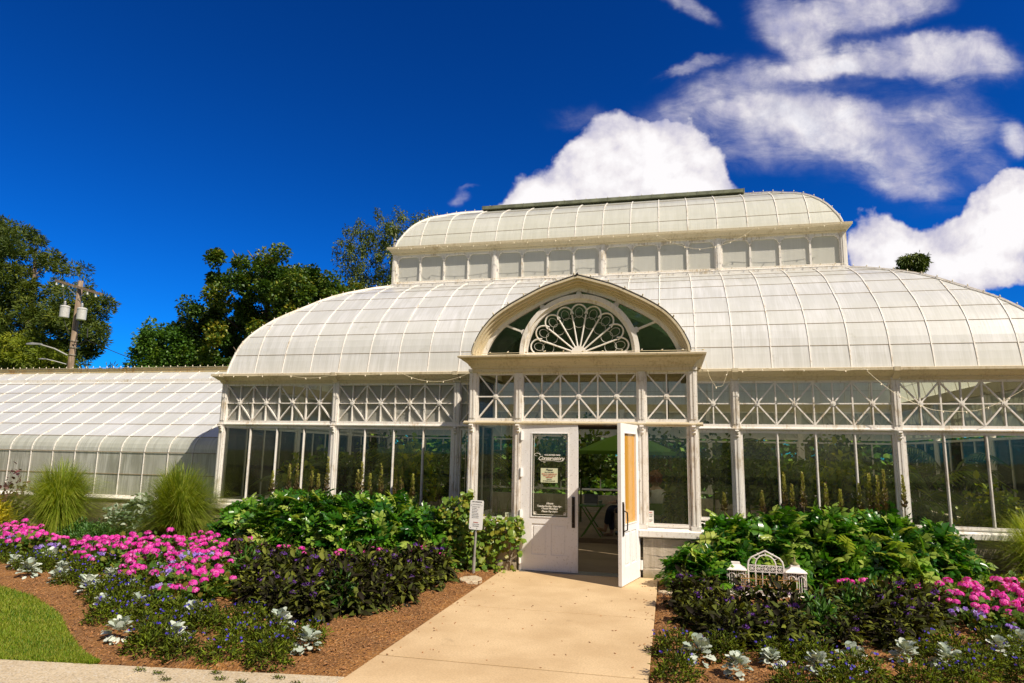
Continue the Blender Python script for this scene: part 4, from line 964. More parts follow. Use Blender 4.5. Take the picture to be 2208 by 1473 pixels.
bedding(vg, LP1[:nl], 0, 'pink-flowered plant', 'left bed', 'flower', 'pink-flowered plants in the left bed', (.95, 1.3))
bedding(vg, [(-4.3, -2.0, 0), (-3.9, -2.15, 0), (-3.1, -2.2, 0), (-2.75, -2.2, 0), (-2.05, -2.1, 0), (-1.85, -2.15, 0), (-5.0, -1.7, 0), (-3.5, -2.1, 0)], 0, 'pink-flowered plant', 'behind the left dark block', 'flower', 'pink-flowered plants behind the left dark block', (1, 1.3), rows=False)
bedding(vg, RP1[:nr], 0, 'pink-flowered plant', 'right-edge patch', 'flower', 'pink-flowered plants at the right edge', (.95, 1.3))
bedding(vg, [(3.3, -2.2, 0), (3.55, -2.15, 0), (3.85, -2.1, 0), (4.05, -2.3, 0)], 0, 'pink-flowered plant', 'behind the right dark block', 'flower', 'pink-flowered plants behind the right dark block', (.9, 1.1), rows=False)
bedding(vp, LP1[nl:], 0, 'lavender-flowered plant', 'left bed', 'flower', 'lavender-flowered plants in the left bed', (.95, 1.25))
bedding(vp, RP1[nr:], 0, 'lavender-flowered plant', 'right-edge patch', 'flower', 'lavender-flowered plants at the right edge')
bedding(vl, spots(LOBL, .36), 0, 'blue-dotted green mound', 'left edging', 'flower', 'blue-dotted mounds edging the left bed', (.85, 1.15))
bedding(vl, spots(LOBR, .37), 0, 'blue-dotted green mound', 'right edging', 'flower', 'blue-dotted mounds edging the right bed', (.85, 1.15))
bedding(vy, spots([(-6.6, -1.5), (-6.2, -1.05), (-5.6, -1.4), (-5.0, -1.85), (-4.8, -2.1), (-5.5, -1.95)], .3), 0, 'yellow-green plant', 'left wall strip', 'plant', 'yellow-green plants before the left wall')
bedding(vy, spots([(3.6, -2.0), (5.0, -1.0), (6.4, -.85), (6.4, -1.4), (5.3, -1.55), (4.2, -2.1)], .33), 0, 'yellow-green plant', 'right wall strip', 'plant', 'yellow-green plants before the right wall')
# bright green seedlings between the dark plants of the right block
vb = build_plant('green_seedling', [('leaves', leafmound(T_diamond(.3), 420, .19, .19, .30, .09, .6, 0, .3), L_FERN)])
GS = [(3.05, -3.55), (2.62, -4.05), (3.45, -2.95), (-3.2, -3.55), (-4.0, -3.3), (-2.1, -4.5)]
for i, (x, y) in enumerate(GS):
    o = vb if i == 0 else dup(vb, rz=random.random()*6)
    o.location = (x, y, .05); o.scale = (1, 1, 1.15)
    tag(o, 'bright green plant among the dark ones, '+['in the middle of the right block', 'in the row nearest the silver plants', 'close to the right pink patch', 'in the middle of the left block', 'close to the left pink sweep', 'near the front left of the path'][i], 'plant', 'bright green plants among the dark ones')
# ---- climbing vine over the porch base -------------------------------
def vine_pts(n):
    P_ = []; Dn = []
    for _ in range(n):
        u = random.random()
        if u < .66: x = random.uniform(-1.98, -.90); z = random.uniform(.04, .82)*(1 if x < -1.2 else .98); y = PY-.10-random.random()*.22*(1-z*.4)
        elif u < .85: x = random.uniform(-2.0, -1.62); z = random.uniform(.1, 1.05)**1.0; y = PY-.04-random.random()*.22
        elif u < .93: x = -1.62+random.gauss(0, .045); z = random.uniform(.85, 1.12); y = PY-.10-random.random()*.06
        else: x = random.uniform(-.96, -.80); z = random.uniform(.25, .80); y = PY-.07-random.random()*.08
        if x > -1.35 and z < .45 and random.random() < .8*min(1, (x+1.35)/.3): continue
        if x > -1.3 and .57 < z < .62 and random.random() < .5: continue
        P_.append((x, y, z)); Dn.append((random.gauss(0, .5), -.5+random.gauss(0, .3), -.55+random.gauss(0, .4)))
    return np.array(P_), norm(np.array(Dn))
P_, Dn = vine_pts(1500); up_ = norm(np.array([0, -1, .55])+rng.normal(0, .35, (len(P_), 3)))
V = scatter(T_lobed(3, .46), P_, Dn, up_, rng.uniform(.045, .105, len(P_)))
vn = build_plant('climbing_vine', [('leaves', V, L_IVY)], 'yellow-green leafy vine covering the porch base behind the notice post', 'vine')
m = MB()
for i in range(16):
    x = random.uniform(-1.95, -.85); pts = [(x, PY-.09, .0)]
    for z in np.arange(.12, random.uniform(.5, .9), .1): x += random.uniform(-.06, .06); pts.append((x, PY-.08-random.random()*.03, z))
    m.tube(pts, .006, 5)
m.build('stems', flat('vine_stem', (.16, .10, .05), .8), vn)
# bits of bark and dry leaf blown onto the paving
m = MB()
for _ in range(110):
    x = random.choice((-1.08+abs(random.gauss(0, .16)), 1.07-abs(random.gauss(0, .16)), random.uniform(-1.05, 1.05))); y = random.uniform(-6.2, -1.7); a = random.random()*3.1; l = random.uniform(.008, .024)
    m.bar((x, y, .037), (x+l*math.cos(a), y+l*math.sin(a), .038), random.uniform(.004, .010), .004, (0, 0, 1))
tag(m.build('bark_litter', CHIP), 'scattered bits of bark blown onto the concrete path', 'litter', kind='stuff')
# ---- lawn blades ------------------------------------------------------
def lawn_blades(n):
    xs_ = rng.uniform(-7.5, -3.1, n); lo = walk_y(xs_) if False else -6.285+.137*(xs_+1.13); hi = np.interp(xs_, [p[0] for p in lawn_edge], [p[1] for p in lawn_edge])+.03
    ys_ = lo+(hi-lo)*rng.random(n); k = (hi > lo)
    p = np.stack([xs_, ys_, np.full(n, .012)], -1)[k]; n = len(p); d = norm(np.stack([rng.normal(0, .45, n), rng.normal(0, .45, n), np.ones(n)], -1))
    patch = (np.sin(p[:, 0]*3.1+1)*np.sin(p[:, 1]*3.7)+np.sin(p[:, 0]*1.3+p[:, 1]*2))*.24
    return scatter(T_diamond(.11, .02, .15), p, d, frames_dir(d), rng.uniform(.022, .055, n), rnd=np.clip(rng.random(n)*.7+patch+.12, 0, 1))
V, F, Rn = lawn_blades(90000)
L_LAWN = leaf('lawn_blade', [(.10, .24, .010), (.20, .35, .014), (.34, .42, .02), (.52, .46, .09)], .5, .4)
tag(mesh_obj('grass', V, F, L_LAWN, rnd=Rn), 'bright green mown lawn grass in the front left corner', 'grass', kind='stuff')
# ================================================================== BACKGROUND TREES
def at(px, py, Y):
    """world point on the plane y = Y seen at a pixel of the 2208 px wide photograph (used to size things at their own distance)"""
    v = fwd+rgt*((px-1104)/F_PX)-upv*((py-736.5)/F_PX); return EYE+v*((Y-EYE.y)/v.y)
def limbs(m, base, top, nl, spread, r0, z0=.35):
    base = Vector(base); top = Vector(top); P_ = [base+(top-base)*k/6+Vector((random.uniform(-.15, .15), random.uniform(-.15, .15), 0))*(0 < k < 6) for k in range(7)]
    m.tube(P_, [r0*(1-.13*k) for k in range(7)], 8)
    for i in range(nl):
        s = random.uniform(z0, .95); p = base+(top-base)*s; a = random.random()*6.28; L_ = spread*random.uniform(.5, 1)*(1.15-s*.6)
        q = [p+Vector((math.cos(a)*L_*u, math.sin(a)*L_*u, L_*(.55*u+.12*math.sin(u*5+i)))) for u in (0, .33, .66, 1)]
        m.tube(q, [r0*.35*(1-s*.5), r0*.25*(1-s*.5), r0*.15, .02], 5)
def tree(name, lab, cat, poly, Y, mt, bark, nclump, nleaf, crad, lsize, T, trunk, depth, droop=0., group=None, flatc=1., dense=0.):
    """crown: leaf clumps filling an outline of its own size at distance Y"""
    xs_ = [p[0] for p in poly]; ys_ = [p[1] for p in poly]; cl = []
    cx = (min(xs_)+max(xs_))/2; hw = (max(xs_)-min(xs_))/2
    while len(cl) < nclump:
        x, y = random.uniform(min(xs_), max(xs_)), random.uniform(min(ys_), max(ys_))
        if not inpoly(x, y, poly): continue
        dd = math.sqrt(max(.08, 1-((x-cx)/hw)**2*.85)); P_ = at(x, y, Y); P_.y += random.uniform(-1, 1)*depth*dd
        cl.append(P_)
    cl = np.array([tuple(c) for c in cl]); tb = Vector(trunk[0]); 
    root = empty(name, tb, lab, cat, group)
    m = MB(); limbs(m, (0, 0, 0), Vector(trunk[1])-tb, 14, trunk[3], trunk[2]); m.build('trunk', bark, root, True)
    n = nclump*nleaf; ci = np.repeat(np.arange(nclump), nleaf); d = rdir(n); rr = crad*rng.random(n)**.5*rng.uniform(.55, 1.2, nclump)[ci]
    p = cl[ci]+d*rr[:, None]*np.array([1, 1, flatc])-np.array(tb)
    o = norm(d*np.array([1, 1, .5])+np.array([0, 0, -droop])+rng.normal(0, .4, (n, 3)))
    tone = (rng.random(nclump)*.55)[ci]+rng.random(n)*.45
    V, F, Rn = scatter(T, p, o, norm(UPV+rng.normal(0, .5, (n, 3))), rng.uniform(lsize*.7, lsize*1.3, n), rnd=np.clip(tone, 0, 1))
    mesh_obj('crown', V, F, mt, root, rnd=Rn); return root
L_PINE = leaf('pine_needles', [(.035, .065, .006), (.08, .13, .009), (.15, .20, .012), (.32, .34, .03)], .6, .15)
L_PINE2 = leaf('young_pine_needles', [(.10, .16, .012), (.20, .27, .015), (.34, .40, .02), (.48, .48, .04)], .6, .25)
L_MAP = leaf('maple_leaf', [(.018, .048, .006), (.035, .085, .009), (.06, .125, .012), (.12, .19, .018), (.45, .38, .04)], .5, .25)
L_MAP2 = leaf('green_maple_leaf', [(.035, .10, .012), (.07, .17, .018), (.14, .26, .025), (.28, .38, .04)], .5, .3)
L_BIR = leaf('birch_leaf', [(.04, .07, .010), (.08, .125, .014), (.15, .20, .02), (.26, .28, .04)], .5, .3)
TN = (np.array([(0, 0, 0), (.10, .5, 0), (0, 1, 0), (-.10, .5, 0), (0, .5, .10), (0, .5, -.10)]), np.array([(0, 1, 2), (0, 2, 3), (0, 4, 2), (0, 2, 5)]))
tree('pine_tree', 'tall dark pine behind the wing at the left edge', 'tree', [(-60, 470), (0, 474), (45, 478), (62, 500), (85, 520), (105, 545), (132, 560), (118, 600), (140, 622), (175, 605), (205, 655), (185, 690), (215, 718), (165, 745), (196, 785), (195, 830), (-60, 830)], 29, L_PINE, BARKM,
     420, 150, .62, .34, TN, ((-46, 29.5, 0), (-47.5, 30, 17), .4, 2), 3.2)
tree('pine_tree', 'bright yellow-green young pine below the dark one at the left edge', 'tree', [(-40, 735), (20, 722), (48, 712), (80, 730), (105, 760), (140, 765), (150, 830), (-40, 830)], 27, L_PINE2, BARKM,
     130, 200, .5, .24, TN, ((-43.6, 27, 0), (-43.8, 27, 8.6), .25, 2), 1.0)
tree('maple_tree', 'smaller fresh green tree at the left foot of the big dark maple', 'tree', [(305, 760), (318, 742), (345, 705), (365, 700), (372, 722), (400, 720), (430, 740), (440, 830), (310, 830)], 15, L_MAP2, BARKM,
     110, 170, .40, .13, T_diamond(.8, .15, .15), ((-20.5, 15, 0), (-20.3, 15, 6.6), .16, 2), 1.5)
tree('maple_tree', 'big dark maple with yellowing leaves behind the left corner of the curved roof', 'tree',
     [(400, 715), (428, 672), (462, 684), (500, 655), (528, 640), (508, 612), (502, 585), (528, 590), (532, 565), (566, 566), (570, 540), (582, 545), (592, 566), (622, 556), (642, 578), (672, 570), (700, 600), (738, 594), (748, 630), (740, 700), (640, 800), (540, 850), (400, 830)], 17, L_MAP, BARKM,
     300, 300, .46, .15, T_diamond(.8, .15, .15), ((-17.8, 17, 0), (-17.6, 17, 10.6), .35, 4.5), 3.2)
tree('birch_tree', 'airy drooping birch between the maple and the lantern roof', 'tree',
     [(735, 545), (758, 528), (748, 500), (778, 505), (802, 482), (812, 500), (832, 470), (862, 462), (885, 485), (912, 455), (935, 470), (975, 462), (960, 520), (900, 560), (880, 650), (800, 690), (745, 650), (770, 610), (735, 580)], 20, L_BIR, BIRCHM,
     230, 85, .30, .12, T_diamond(.5), ((-13.0, 20, 0), (-12.4, 20, 13.3), .22, 3), 1.8, .9, flatc=1.7)
tree('conifer_tree', 'drooping conifer top poking over the right slope of the roof', 'tree', [(1918, 578), (1925, 566), (1945, 560), (1958, 548), (1985, 546), (1994, 556), (1990, 585), (1975, 640), (1930, 640)], 24, L_PINE, BARKM,
     60, 90, .22, .20, TN, ((12.9, 24, 0), (12.9, 24, 11.2), .25, 1.2), .7, .8)
for i, (x, w_, h, lab) in enumerate([(-8, 3.2, 4.6, 'dark bushy tree behind the left end of the pavilion, seen through its glass'), (-3, 3.0, 4.2, 'dark bushy tree behind the pavilion, seen through the glass left of the porch'), (2.5, 3.0, 4.4, 'dark bushy tree behind the pavilion, seen through the glass right of the porch'), (8, 3.4, 4.6, 'dark bushy tree behind the right end of the pavilion, seen through its glass'), (13.5, 3.6, 4.8, 'dark bushy tree standing beyond the right end of the pavilion')]):
    r_ = empty('bushy_tree', (x, 11.5, 0), lab, 'tree', 'trees behind the pavilion'); m = MB(); limbs(m, (0, 0, 0), (0, 0, h*.7), 8, 1.6, .16); m.build('trunk', BARKM, r_)
    V, F, Rn = leafmound(T_lobed(3, .5), 5200, w_, 1.5, h, .22, .6, 0, .5); mesh_obj('crown', V, F, L_MAP2, r_, rnd=Rn)
for i, (x, y, h) in enumerate([(-62, -52, 15), (-44, -46, 17), (-27, -50, 15), (-11, -44, 18), (6, -48, 16), (22, -45, 17), (40, -50, 15), (58, -46, 16)]):
    r_ = empty('park_tree', (x, y, 0), 'large park tree across the lawn, %s from the west' % ORD[i], 'tree', 'park trees facing the glasshouse'); m = MB(); limbs(m, (0, 0, 0), (0, 0, h*.7), 8, 5, .5); m.build('trunk', BARKM, r_)
    V, F, Rn = leafmound(T_lobed(3, .5), 4200, 9.5, 6, h*.62, 1.1, .6, -.6, .6); V = V+np.array([0, 0, h*.36]); mesh_obj('crown', V, F, L_MAP, r_, rnd=Rn)
# ---- utility pole ------------------------------------------------------
up = empty('utility_pole', (-37.4, 25, 0), 'old wooden utility pole with crossarm and two grey transformer cans behind the wing', 'utility pole')
m = MB(); m.tube([(.1, 0, 0), (.05, 0, 6), (0, 0, 12.67)], [.24, .2, .16], 12); m.build('post', POLEM, up, True)
m = MB(); m.bar((-1.88, -.2, 12.75), (2.05, -.2, 11.62), .16, .14); m.build('crossarm', POLEM, up)
m = MB(); m.bar((-.75, -.25, 12.2), (-.02, -.14, 11.6), .04, .02); m.bar((.75, -.25, 11.8), (.02, -.14, 11.3), .04, .02); m.build('brace', GALV, up)
m = MB()
for dx in (-1.75, -1.2, .9, 1.6):
    z = 12.15-(dx)*.287; m.lathe([(.03, 0), (.09, .02), (.05, .06), (.09, .09), (.05, .13), (.09, .16), (.03, .2)], (dx, -.2, z-.25), 10)
m.build('insulator', WHITE, up)
def transformer(dx, z):
    m = MB(); m.lathe([(.02, 0), (.27, .01), (.29, .05), (.29, .70), (.31, .72), (.31, .78), (.24, .84), (.04, .87)], (dx, -.2, z), 18)
    t_ = m.build('transformer', flat('transformer_paint', (.50, .49, .46), .45), up, False); m = MB(); m.lathe([(.05, 0), (.10, .04), (.06, .09), (.10, .14), (.06, .19), (.09, .24), (.04, .30)], (dx, -.25, z+.86), 10); m.build('bushing', GALV, t_, True)
    m = MB(); m.box(dx-.05, dx+.05, -.1, .02, z+.2, z+.6); m.build('bracket', GALV, t_)
transformer(-.80, 10.1); transformer(.62, 9.9)
def sag(a, b, s, n=10): a, b = Vector(a), Vector(b); return [a+(b-a)*i/n-Vector((0, 0, s*4*(i/n)*(1-i/n))) for i in range(n+1)]
for a, b, s_, r_ in (((-1.2, -.2, 12.3), (-.85, -.25, 11.3), .2, .018), ((1.2, -.2, 11.7), (.66, -.25, 11.1), .15, .018), ((.1, -.1, 8.3), (1.35, -.3, 8.55), .15, .03), ((0, -.1, 9.0), (-.8, -.2, 10.1), .3, .02), ((1.35, -.3, 9.3), (1.42, -.3, 8.7), 0, .035), ((.75, -.25, 9.9), (.2, -.2, 8.4), .5, .018)):
    m = MB(); m.tube(sag(a, b, s_), r_, 5); m.build('jumper_wire', BLACK, up)
m = MB()
for z in (8.1, 8.55, 7.6): m.tube([(.08+.22*math.cos(a), .22*math.sin(a), z) for a in np.linspace(0, 6.28, 13)], .02, 5)
m.build('strap', GALV, up)
tag_c = MB(); tag_c.tube(sag((-36.05, 24.7, 8.55), (-16.5, 27, 4.3), .9, 16), .022, 5); tag(tag_c.build('power_cable', BLACK), 'black cable running from the utility pole to the green tree', 'cable')
for k, (pts, lab) in enumerate([([(-37.5, 24.8, 7.55), (-38.2, 24.4, 7.95), (-38.95, 24.0, 8.18)], 'larger grey street light arm on the utility pole, upper one'), ([(-37.5, 24.8, 6.95), (-38.0, 24.5, 7.1), (-38.5, 24.2, 7.22)], 'smaller street light arm low on the utility pole, just above the wing ridge')]):
    r_ = empty('street_light', pts[0], lab, 'street light', 'street lights on the utility pole'); o_ = Vector(pts[0]); m = MB(); m.tube([Vector(p)-o_ for p in pts], .05-.015*k, 8); m.build('arm', GALV, r_)
    e_ = Vector(pts[-1])-o_; s_ = 1-.45*k; m = MB(); m.add([e_+Vector(v)*s_ for v in [(.1, -.08, -.03), (.1, .08, -.03), (.1, .08, .07), (.1, -.08, .07), (-.55, -.18, -.02), (-.55, .18, -.02), (-.55, .14, .14), (-.55, -.14, .14), (-1.1, -.06, .02), (-1.1, .06, .02), (-1.1, .04, .10), (-1.1, -.04, .10)]],
        [(0, 1, 2, 3), (0, 4, 5, 1), (1, 5, 6, 2), (2, 6, 7, 3), (3, 7, 4, 0), (4, 8, 9, 5), (5, 9, 10, 6), (6, 10, 11, 7), (7, 11, 8, 4), (8, 11, 10, 9)]); m.build('lamp_head', GALV, r_)
# ================================================================== STRING LIGHTS
SLG = 'string lights on the glasshouse'
CREAM = flat('cream_cable', (.72, .62, .42), .5); BULBM = flat('frosted_bulb', (.72, .64, .46), .3)
mb = MB(); mb.lathe([(.008, 0), (.012, .006), (.012, .022), (.017, .030), (.018, .042), (.010, .060), (.002, .070)], (0, 0, 0), 8); BULB = mb
bulb0 = None
def string_lights(pts, gap, lab, direction=(0, 0, 1), r=.0035, jit=.25, sc=1.):
    """a cable along pts with bulbs every gap metres; direction is how a bulb points"""
    global bulb0
    P_ = [Vector(p) for p in pts]; o0 = P_[0]; root = empty('string_lights', o0, lab, 'string lights', SLG)
    m = MB(); m.tube([p-o0 for p in P_], r, 5); m.build('cable', CREAM, root); acc = 0; nxt = gap*.5
    for a, b in zip(P_[:-1], P_[1:]):
        L_ = (b-a).length
        while nxt < acc+L_:
            p = a+(b-a)*((nxt-acc)/L_); nxt += gap
            if bulb0 is None: bulb0 = BULB.build('bulb', BULBM, root, True); q = bulb0
            else: q = bulb0.copy(); C.collection.objects.link(q); q.parent = root
            q.location = p-o0; d = (Vector(direction)+Vector((random.gauss(0, jit), random.gauss(0, jit), random.gauss(0, jit)))).normalized(); q.rotation_euler = d.to_track_quat('Z', 'Y').to_euler(); q.scale = (sc*.58,)*3
        acc += L_
    return root
def hip_line(Pf, L_, X0, Y0, sx, off=.035, n=14, k0=0., k1=1.):
    o = []
    for s in np.linspace(L_*k0, L_*k1, n):
        t_, z = Pf(s); o.append((X0+sx*t_, Y0+t_, z+off))
    return o
string_lights(hip_line(RP, RL[-1], -EX, 0, 1), .26, 'string lights climbing the left hip of the main curved roof')
string_lights(hip_line(RP, RL[-1], EX, 0, -1), .26, 'string lights climbing the right hip of the main curved roof')
lanL = hip_line(LPf, LLn[-1], -LX, LY0, 1, .04); lanR = hip_line(LPf, LLn[-1], LX, LY0, -1, .04)
string_lights(lanL+[(-2.9, PD-.1, 7.64), (0, PD-.1, 7.66), (2.9, PD-.1, 7.64)]+lanR[::-1], .26, 'string lights over both ends and the ridge of the lantern roof')
string_lights([(x, LY0-.07, 5.375) for x in np.linspace(-4.6, 4.6, 24)], .27, 'string lights along the foot of the lantern windows', (.3, -1, .2))
string_lights([(x, 3.97-.10, rf(RID)+.16) for x in np.linspace(-20, -7.1, 30)], .225, 'string lights along the rusty ridge of the low wing', sc=1.25)
string_lights([(x, PY-.24, z+.03) for x, z in OC], .27, 'string lights round the pointed gable of the porch', (0, -.3, 1), sc=1.1)
string_lights([(x, PY-.24, 3.165) for x in np.linspace(-1.75, 1.8, 12)], .28, 'string lights lying along the porch cornice', (.9, -.3, .4))
def swag(P_, n=6):
    o = []
    for a, b in zip(P_[:-1], P_[1:]):
        s = .10*(Vector(b)-Vector(a)).length; o += sag(a, b, s*.35, n)[:-1]
    return o+[Vector(P_[-1])]
yE = -.235
string_lights(swag([(x, yE, z) for x, z in [(-7.1, 3.07), (-6.5, 3.04), (-5.9, 3.05), (-5.63, 3.07), (-5.2, 2.985), (-4.79, 3.0), (-4.51, 3.07), (-3.68, 3.04), (-3.31, 3.06), (-2.95, 2.93), (-2.53, 2.90), (-2.04, 3.04)]]), .30, 'string lights sagging under the left eave of the pavilion', (0, -.3, -1))
string_lights(swag([(x, yE, z) for x, z in [(1.87, 3.2), (1.92, 2.95), (2.02, 2.78), (2.12, 2.80), (2.22, 3.07), (2.5, 3.03), (2.79, 3.07), (3.38, 3.05), (3.62, 3.06), (3.89, 3.02), (4.16, 3.07), (4.56, 2.68), (5.05, 2.43), (5.62, 2.42), (6.0, 2.58), (6.6, 3.0)]]), .30, 'string lights hanging loose from the right eave, drooping across the star panels', (0, -.3, -1))
string_lights(swag([(x, 2.10, z) for x, z in [(-4.62, 6.14), (-3.55, 6.15), (-3.42, 6.05), (-3.3, 6.14), (-2.88, 6.10), (-2.05, 6.14), (-1.13, 6.13), (.07, 6.15), (1.04, 6.16), (1.49, 5.9), (1.87, 5.77), (2.16, 5.78), (2.6, 5.9), (3.01, 6.14), (4.6, 6.15)]]), .30, 'string lights sagging under the lantern eave', (0, -.3, -1))
string_lights([(-1.77, -1.22, z) for z in np.linspace(2.9, .75, 9)], .29, 'string of bulbs hanging down the left corner of the porch', (-1, -.2, 0))
string_lights([(1.745, -.10, z) for z in np.linspace(2.12, .75, 7)], .30, 'string of bulbs hanging in the corner between porch and right bay', (-1, -.6, 0))
# ================================================================== WRITING
TEXTS = []
def text(body, size, loc, parent, mt, rot=(math.pi/2, 0, 0), shear=0., bold=0., name='lettering', align='CENTER', space=1.):
    cu = bpy.data.curves.new(name, 'FONT'); cu.body = body; cu.size = size; cu.align_x = align; cu.align_y = 'CENTER'; cu.shear = shear; cu.offset = bold; cu.extrude = .0006; cu.space_character = space
    cu.materials.append(mt); o = bpy.data.objects.new(name, cu); link(o, parent); o.location = loc; o.rotation_euler = rot; TEXTS.append(o); return o
INKW = flat('white_vinyl', (.80, .76, .66), .5, var=.02); INKB = flat('black_ink', (.03, .03, .03), .6, var=.02); INKR = flat('red_ink', (.55, .08, .05), .6, var=.02); PAPER = flat('pale_green_paper', (.62, .64, .42), .7, var=.03); PAPERW = flat('white_paper', (.80, .79, .74), .6, var=.03); SIGNW = flat('white_sign_face', (.84, .84, .82), .35, var=.02)
yd = -.0045; cxd = .425
text('VOLUNTEER PARK', .030, (cxd+.035, yd, 1.675), dl, INKW, bold=.0008, space=.95)
text('Conservatory', .078, (cxd+.01, yd, 1.628), dl, INKW, shear=.45, bold=.0012, space=.88)
m = MB()
m.tube([(cxd-.19+.0*k, yd, 1.66) for k in range(1)]+[(cxd-.225, yd, 1.665), (cxd-.235, yd, 1.685), (cxd-.205, yd, 1.70), (cxd-.16, yd, 1.695), (cxd-.145, yd, 1.67)], .0032, 4)
m.tube([(cxd-.15, yd, 1.60), (cxd-.12, yd, 1.585), (cxd-.06, yd, 1.592), (cxd+.05, yd, 1.596), (cxd+.14, yd, 1.583), (cxd+.20, yd, 1.60), (cxd+.215, yd, 1.64)], .0035, 4); m.tube([(cxd-.08, yd, 1.588), (cxd-.1, yd, 1.572), (cxd-.08, yd, 1.566), (cxd-.065, yd, 1.576)], .0028, 4)
m.build('lettering_flourish', INKW, dl)
text('Hours', .040, (cxd, yd, .985), dl, INKW, shear=.35, bold=.0012); text('Tuesday-Sunday 10am-4pm', .0365, (cxd, yd, .945), dl, INKW, bold=.0009, space=.92); text('Closed Mondays', .036, (cxd, yd, .912), dl, INKW, bold=.0009); text('Please Pay Inside', .036, (cxd, yd, .872), dl, INKW, shear=.3, bold=.0009)
m = MB(); x0_, x1_, z0_, z1_ = .185, .665, .825, 1.96
for a, b in (((x0_, z0_), (x1_, z0_)), ((x1_, z0_), (x1_, z1_)), ((x1_, z1_), (x0_, z1_)), ((x0_, z1_), (x0_, z0_))): m.bar((a[0], yd, a[1]), (b[0], yd, b[1]), .006, .001)
for x in (x0_, x1_):
    for z in (z0_, z1_):
        sx = 1 if x == x0_ else -1; sz = 1 if z == z0_ else -1
        m.tube([(x+sx*(.022+.018*math.cos(a)), yd, z+sz*(.022+.018*math.sin(a))) for a in np.linspace(0, 6.28, 13)], .003, 4); m.prism([(x+sx*.008, z+sz*.0), (x+sx*.035, z+sz*.012), (x+sx*.012, z+sz*.035)], yd-.0006, yd+.0006)
m.build('etched_border', INKW, dl)
def sheet_notice(name, x, z, w_, h, y, lab, lines, paper, thick=.002, par=None):
    r_ = empty(name, (x, y, z), lab, 'notice'); m = MB(); m.box(-w_/2, w_/2, 0, thick, -h/2, h/2); m.build('sheet', paper, r_)
    for body, s, dz, ink, sh in lines: text(body, s, (0, -.002, dz), r_, ink, shear=sh, bold=.0004)
    return r_
dq = -1.445
nt = sheet_notice('paper_notice', -.425, 1.385, .25, .205, dq, 'pale green paper notice taped to the left door glass under the lettering', [('Please', .040, .078, INKB, .3), ('Stay 6 feet apart', .020, .045, INKB, 0), ('Masks are required for all', .021, .020, INKR, 0), ('visitors ages 5 and up', .021, -.004, INKR, 0), ('while inside', .021, -.028, INKR, 0), ('Thank you', .017, -.055, INKB, 0), ('for keeping everyone safe', .017, -.078, INKB, 0)], PAPER)
sheet_notice('paper_notice', 1.003, .84, .095, .185, PY-.012, 'narrow white paper with a red heading in the lower corner of the right side window', [('Please', .022, .07, INKR, .2), ('do not lean', .014, .04, INKB, 0), ('on glass', .014, .018, INKB, 0), ('Thank you', .014, -.03, INKB, 0), ('Staff', .014, -.055, INKR, 0)], PAPERW)
sheet_notice('paper_notice', -1.035, .80, .10, .07, PY-.012, 'small cream card in the lower corner of the left side window', [('OPEN', .022, .012, INKB, 0), ('inside', .016, -.014, INKB, 0)], PAPER)
sp = empty('sign_post', (-1.43, -1.80, .02), 'white rule notice on a thin grey post before the vine', 'sign'); sp.rotation_euler = (0, R(2.2), 0)
m = MB(); m.tube([(0, 0, -.05), (0, 0, .98)], .017, 10); m.tube([(0, 0, -.02), (0, 0, .22)], .024, 10); m.build('post', GALV, sp)
bw, b0, b1 = .098, .60, 1.005
def rrect(w_, z0, z1, r, n=5):
    o = []
    for cx_, cz_, a0 in ((w_-r, z1-r, 0), (-w_+r, z1-r, 90), (-w_+r, z0+r, 180), (w_-r, z0+r, 270)): o += [(cx_+r*math.cos(R(a0+90*i/n)), cz_+r*math.sin(R(a0+90*i/n))) for i in range(n+1)]
    return o
m = MB(); m.prism(rrect(bw, b0, b1, .02), -.026, -.019); board = m.build('board', SIGNW, sp)
ty = -.0275
text('CITY OF SEATTLE', .018, (0, ty, .982), sp, INKB, bold=.0006); text('PARKS AND RECREATION', .0105, (0, ty, .945), sp, INKB)
for i, (b, s) in enumerate([('Conservatory Rules', .014), ('No smoking', .0125), ('No food or drink', .0125), ('No pets inside', .0125), ('Please do not pick', .0125), ('or touch the plants', .0125), ('Please keep children', .0125), ('with you at all times', .0125)]): text(b, s, (-.065, ty, .915-i*.0215), sp, INKB, align='LEFT')
text('Donations', .017, (0, ty, .70), sp, INKR, bold=.0005); text('welcome at the gate', .0125, (0, ty, .675), sp, INKB); text('Closed Monday', .014, (0, ty, .65), sp, INKB, bold=.0004)
m = MB()
for x, z in ((-.075, .935), (.075, .935), (-.075, .625), (.02, .622)): m = MB(); m.prism([(x+.005*math.cos(a), z+.005*math.sin(a)) for a in np.linspace(0, 5.5, 8)], -.029, -.026); m.build('bolt', DARKM, sp)
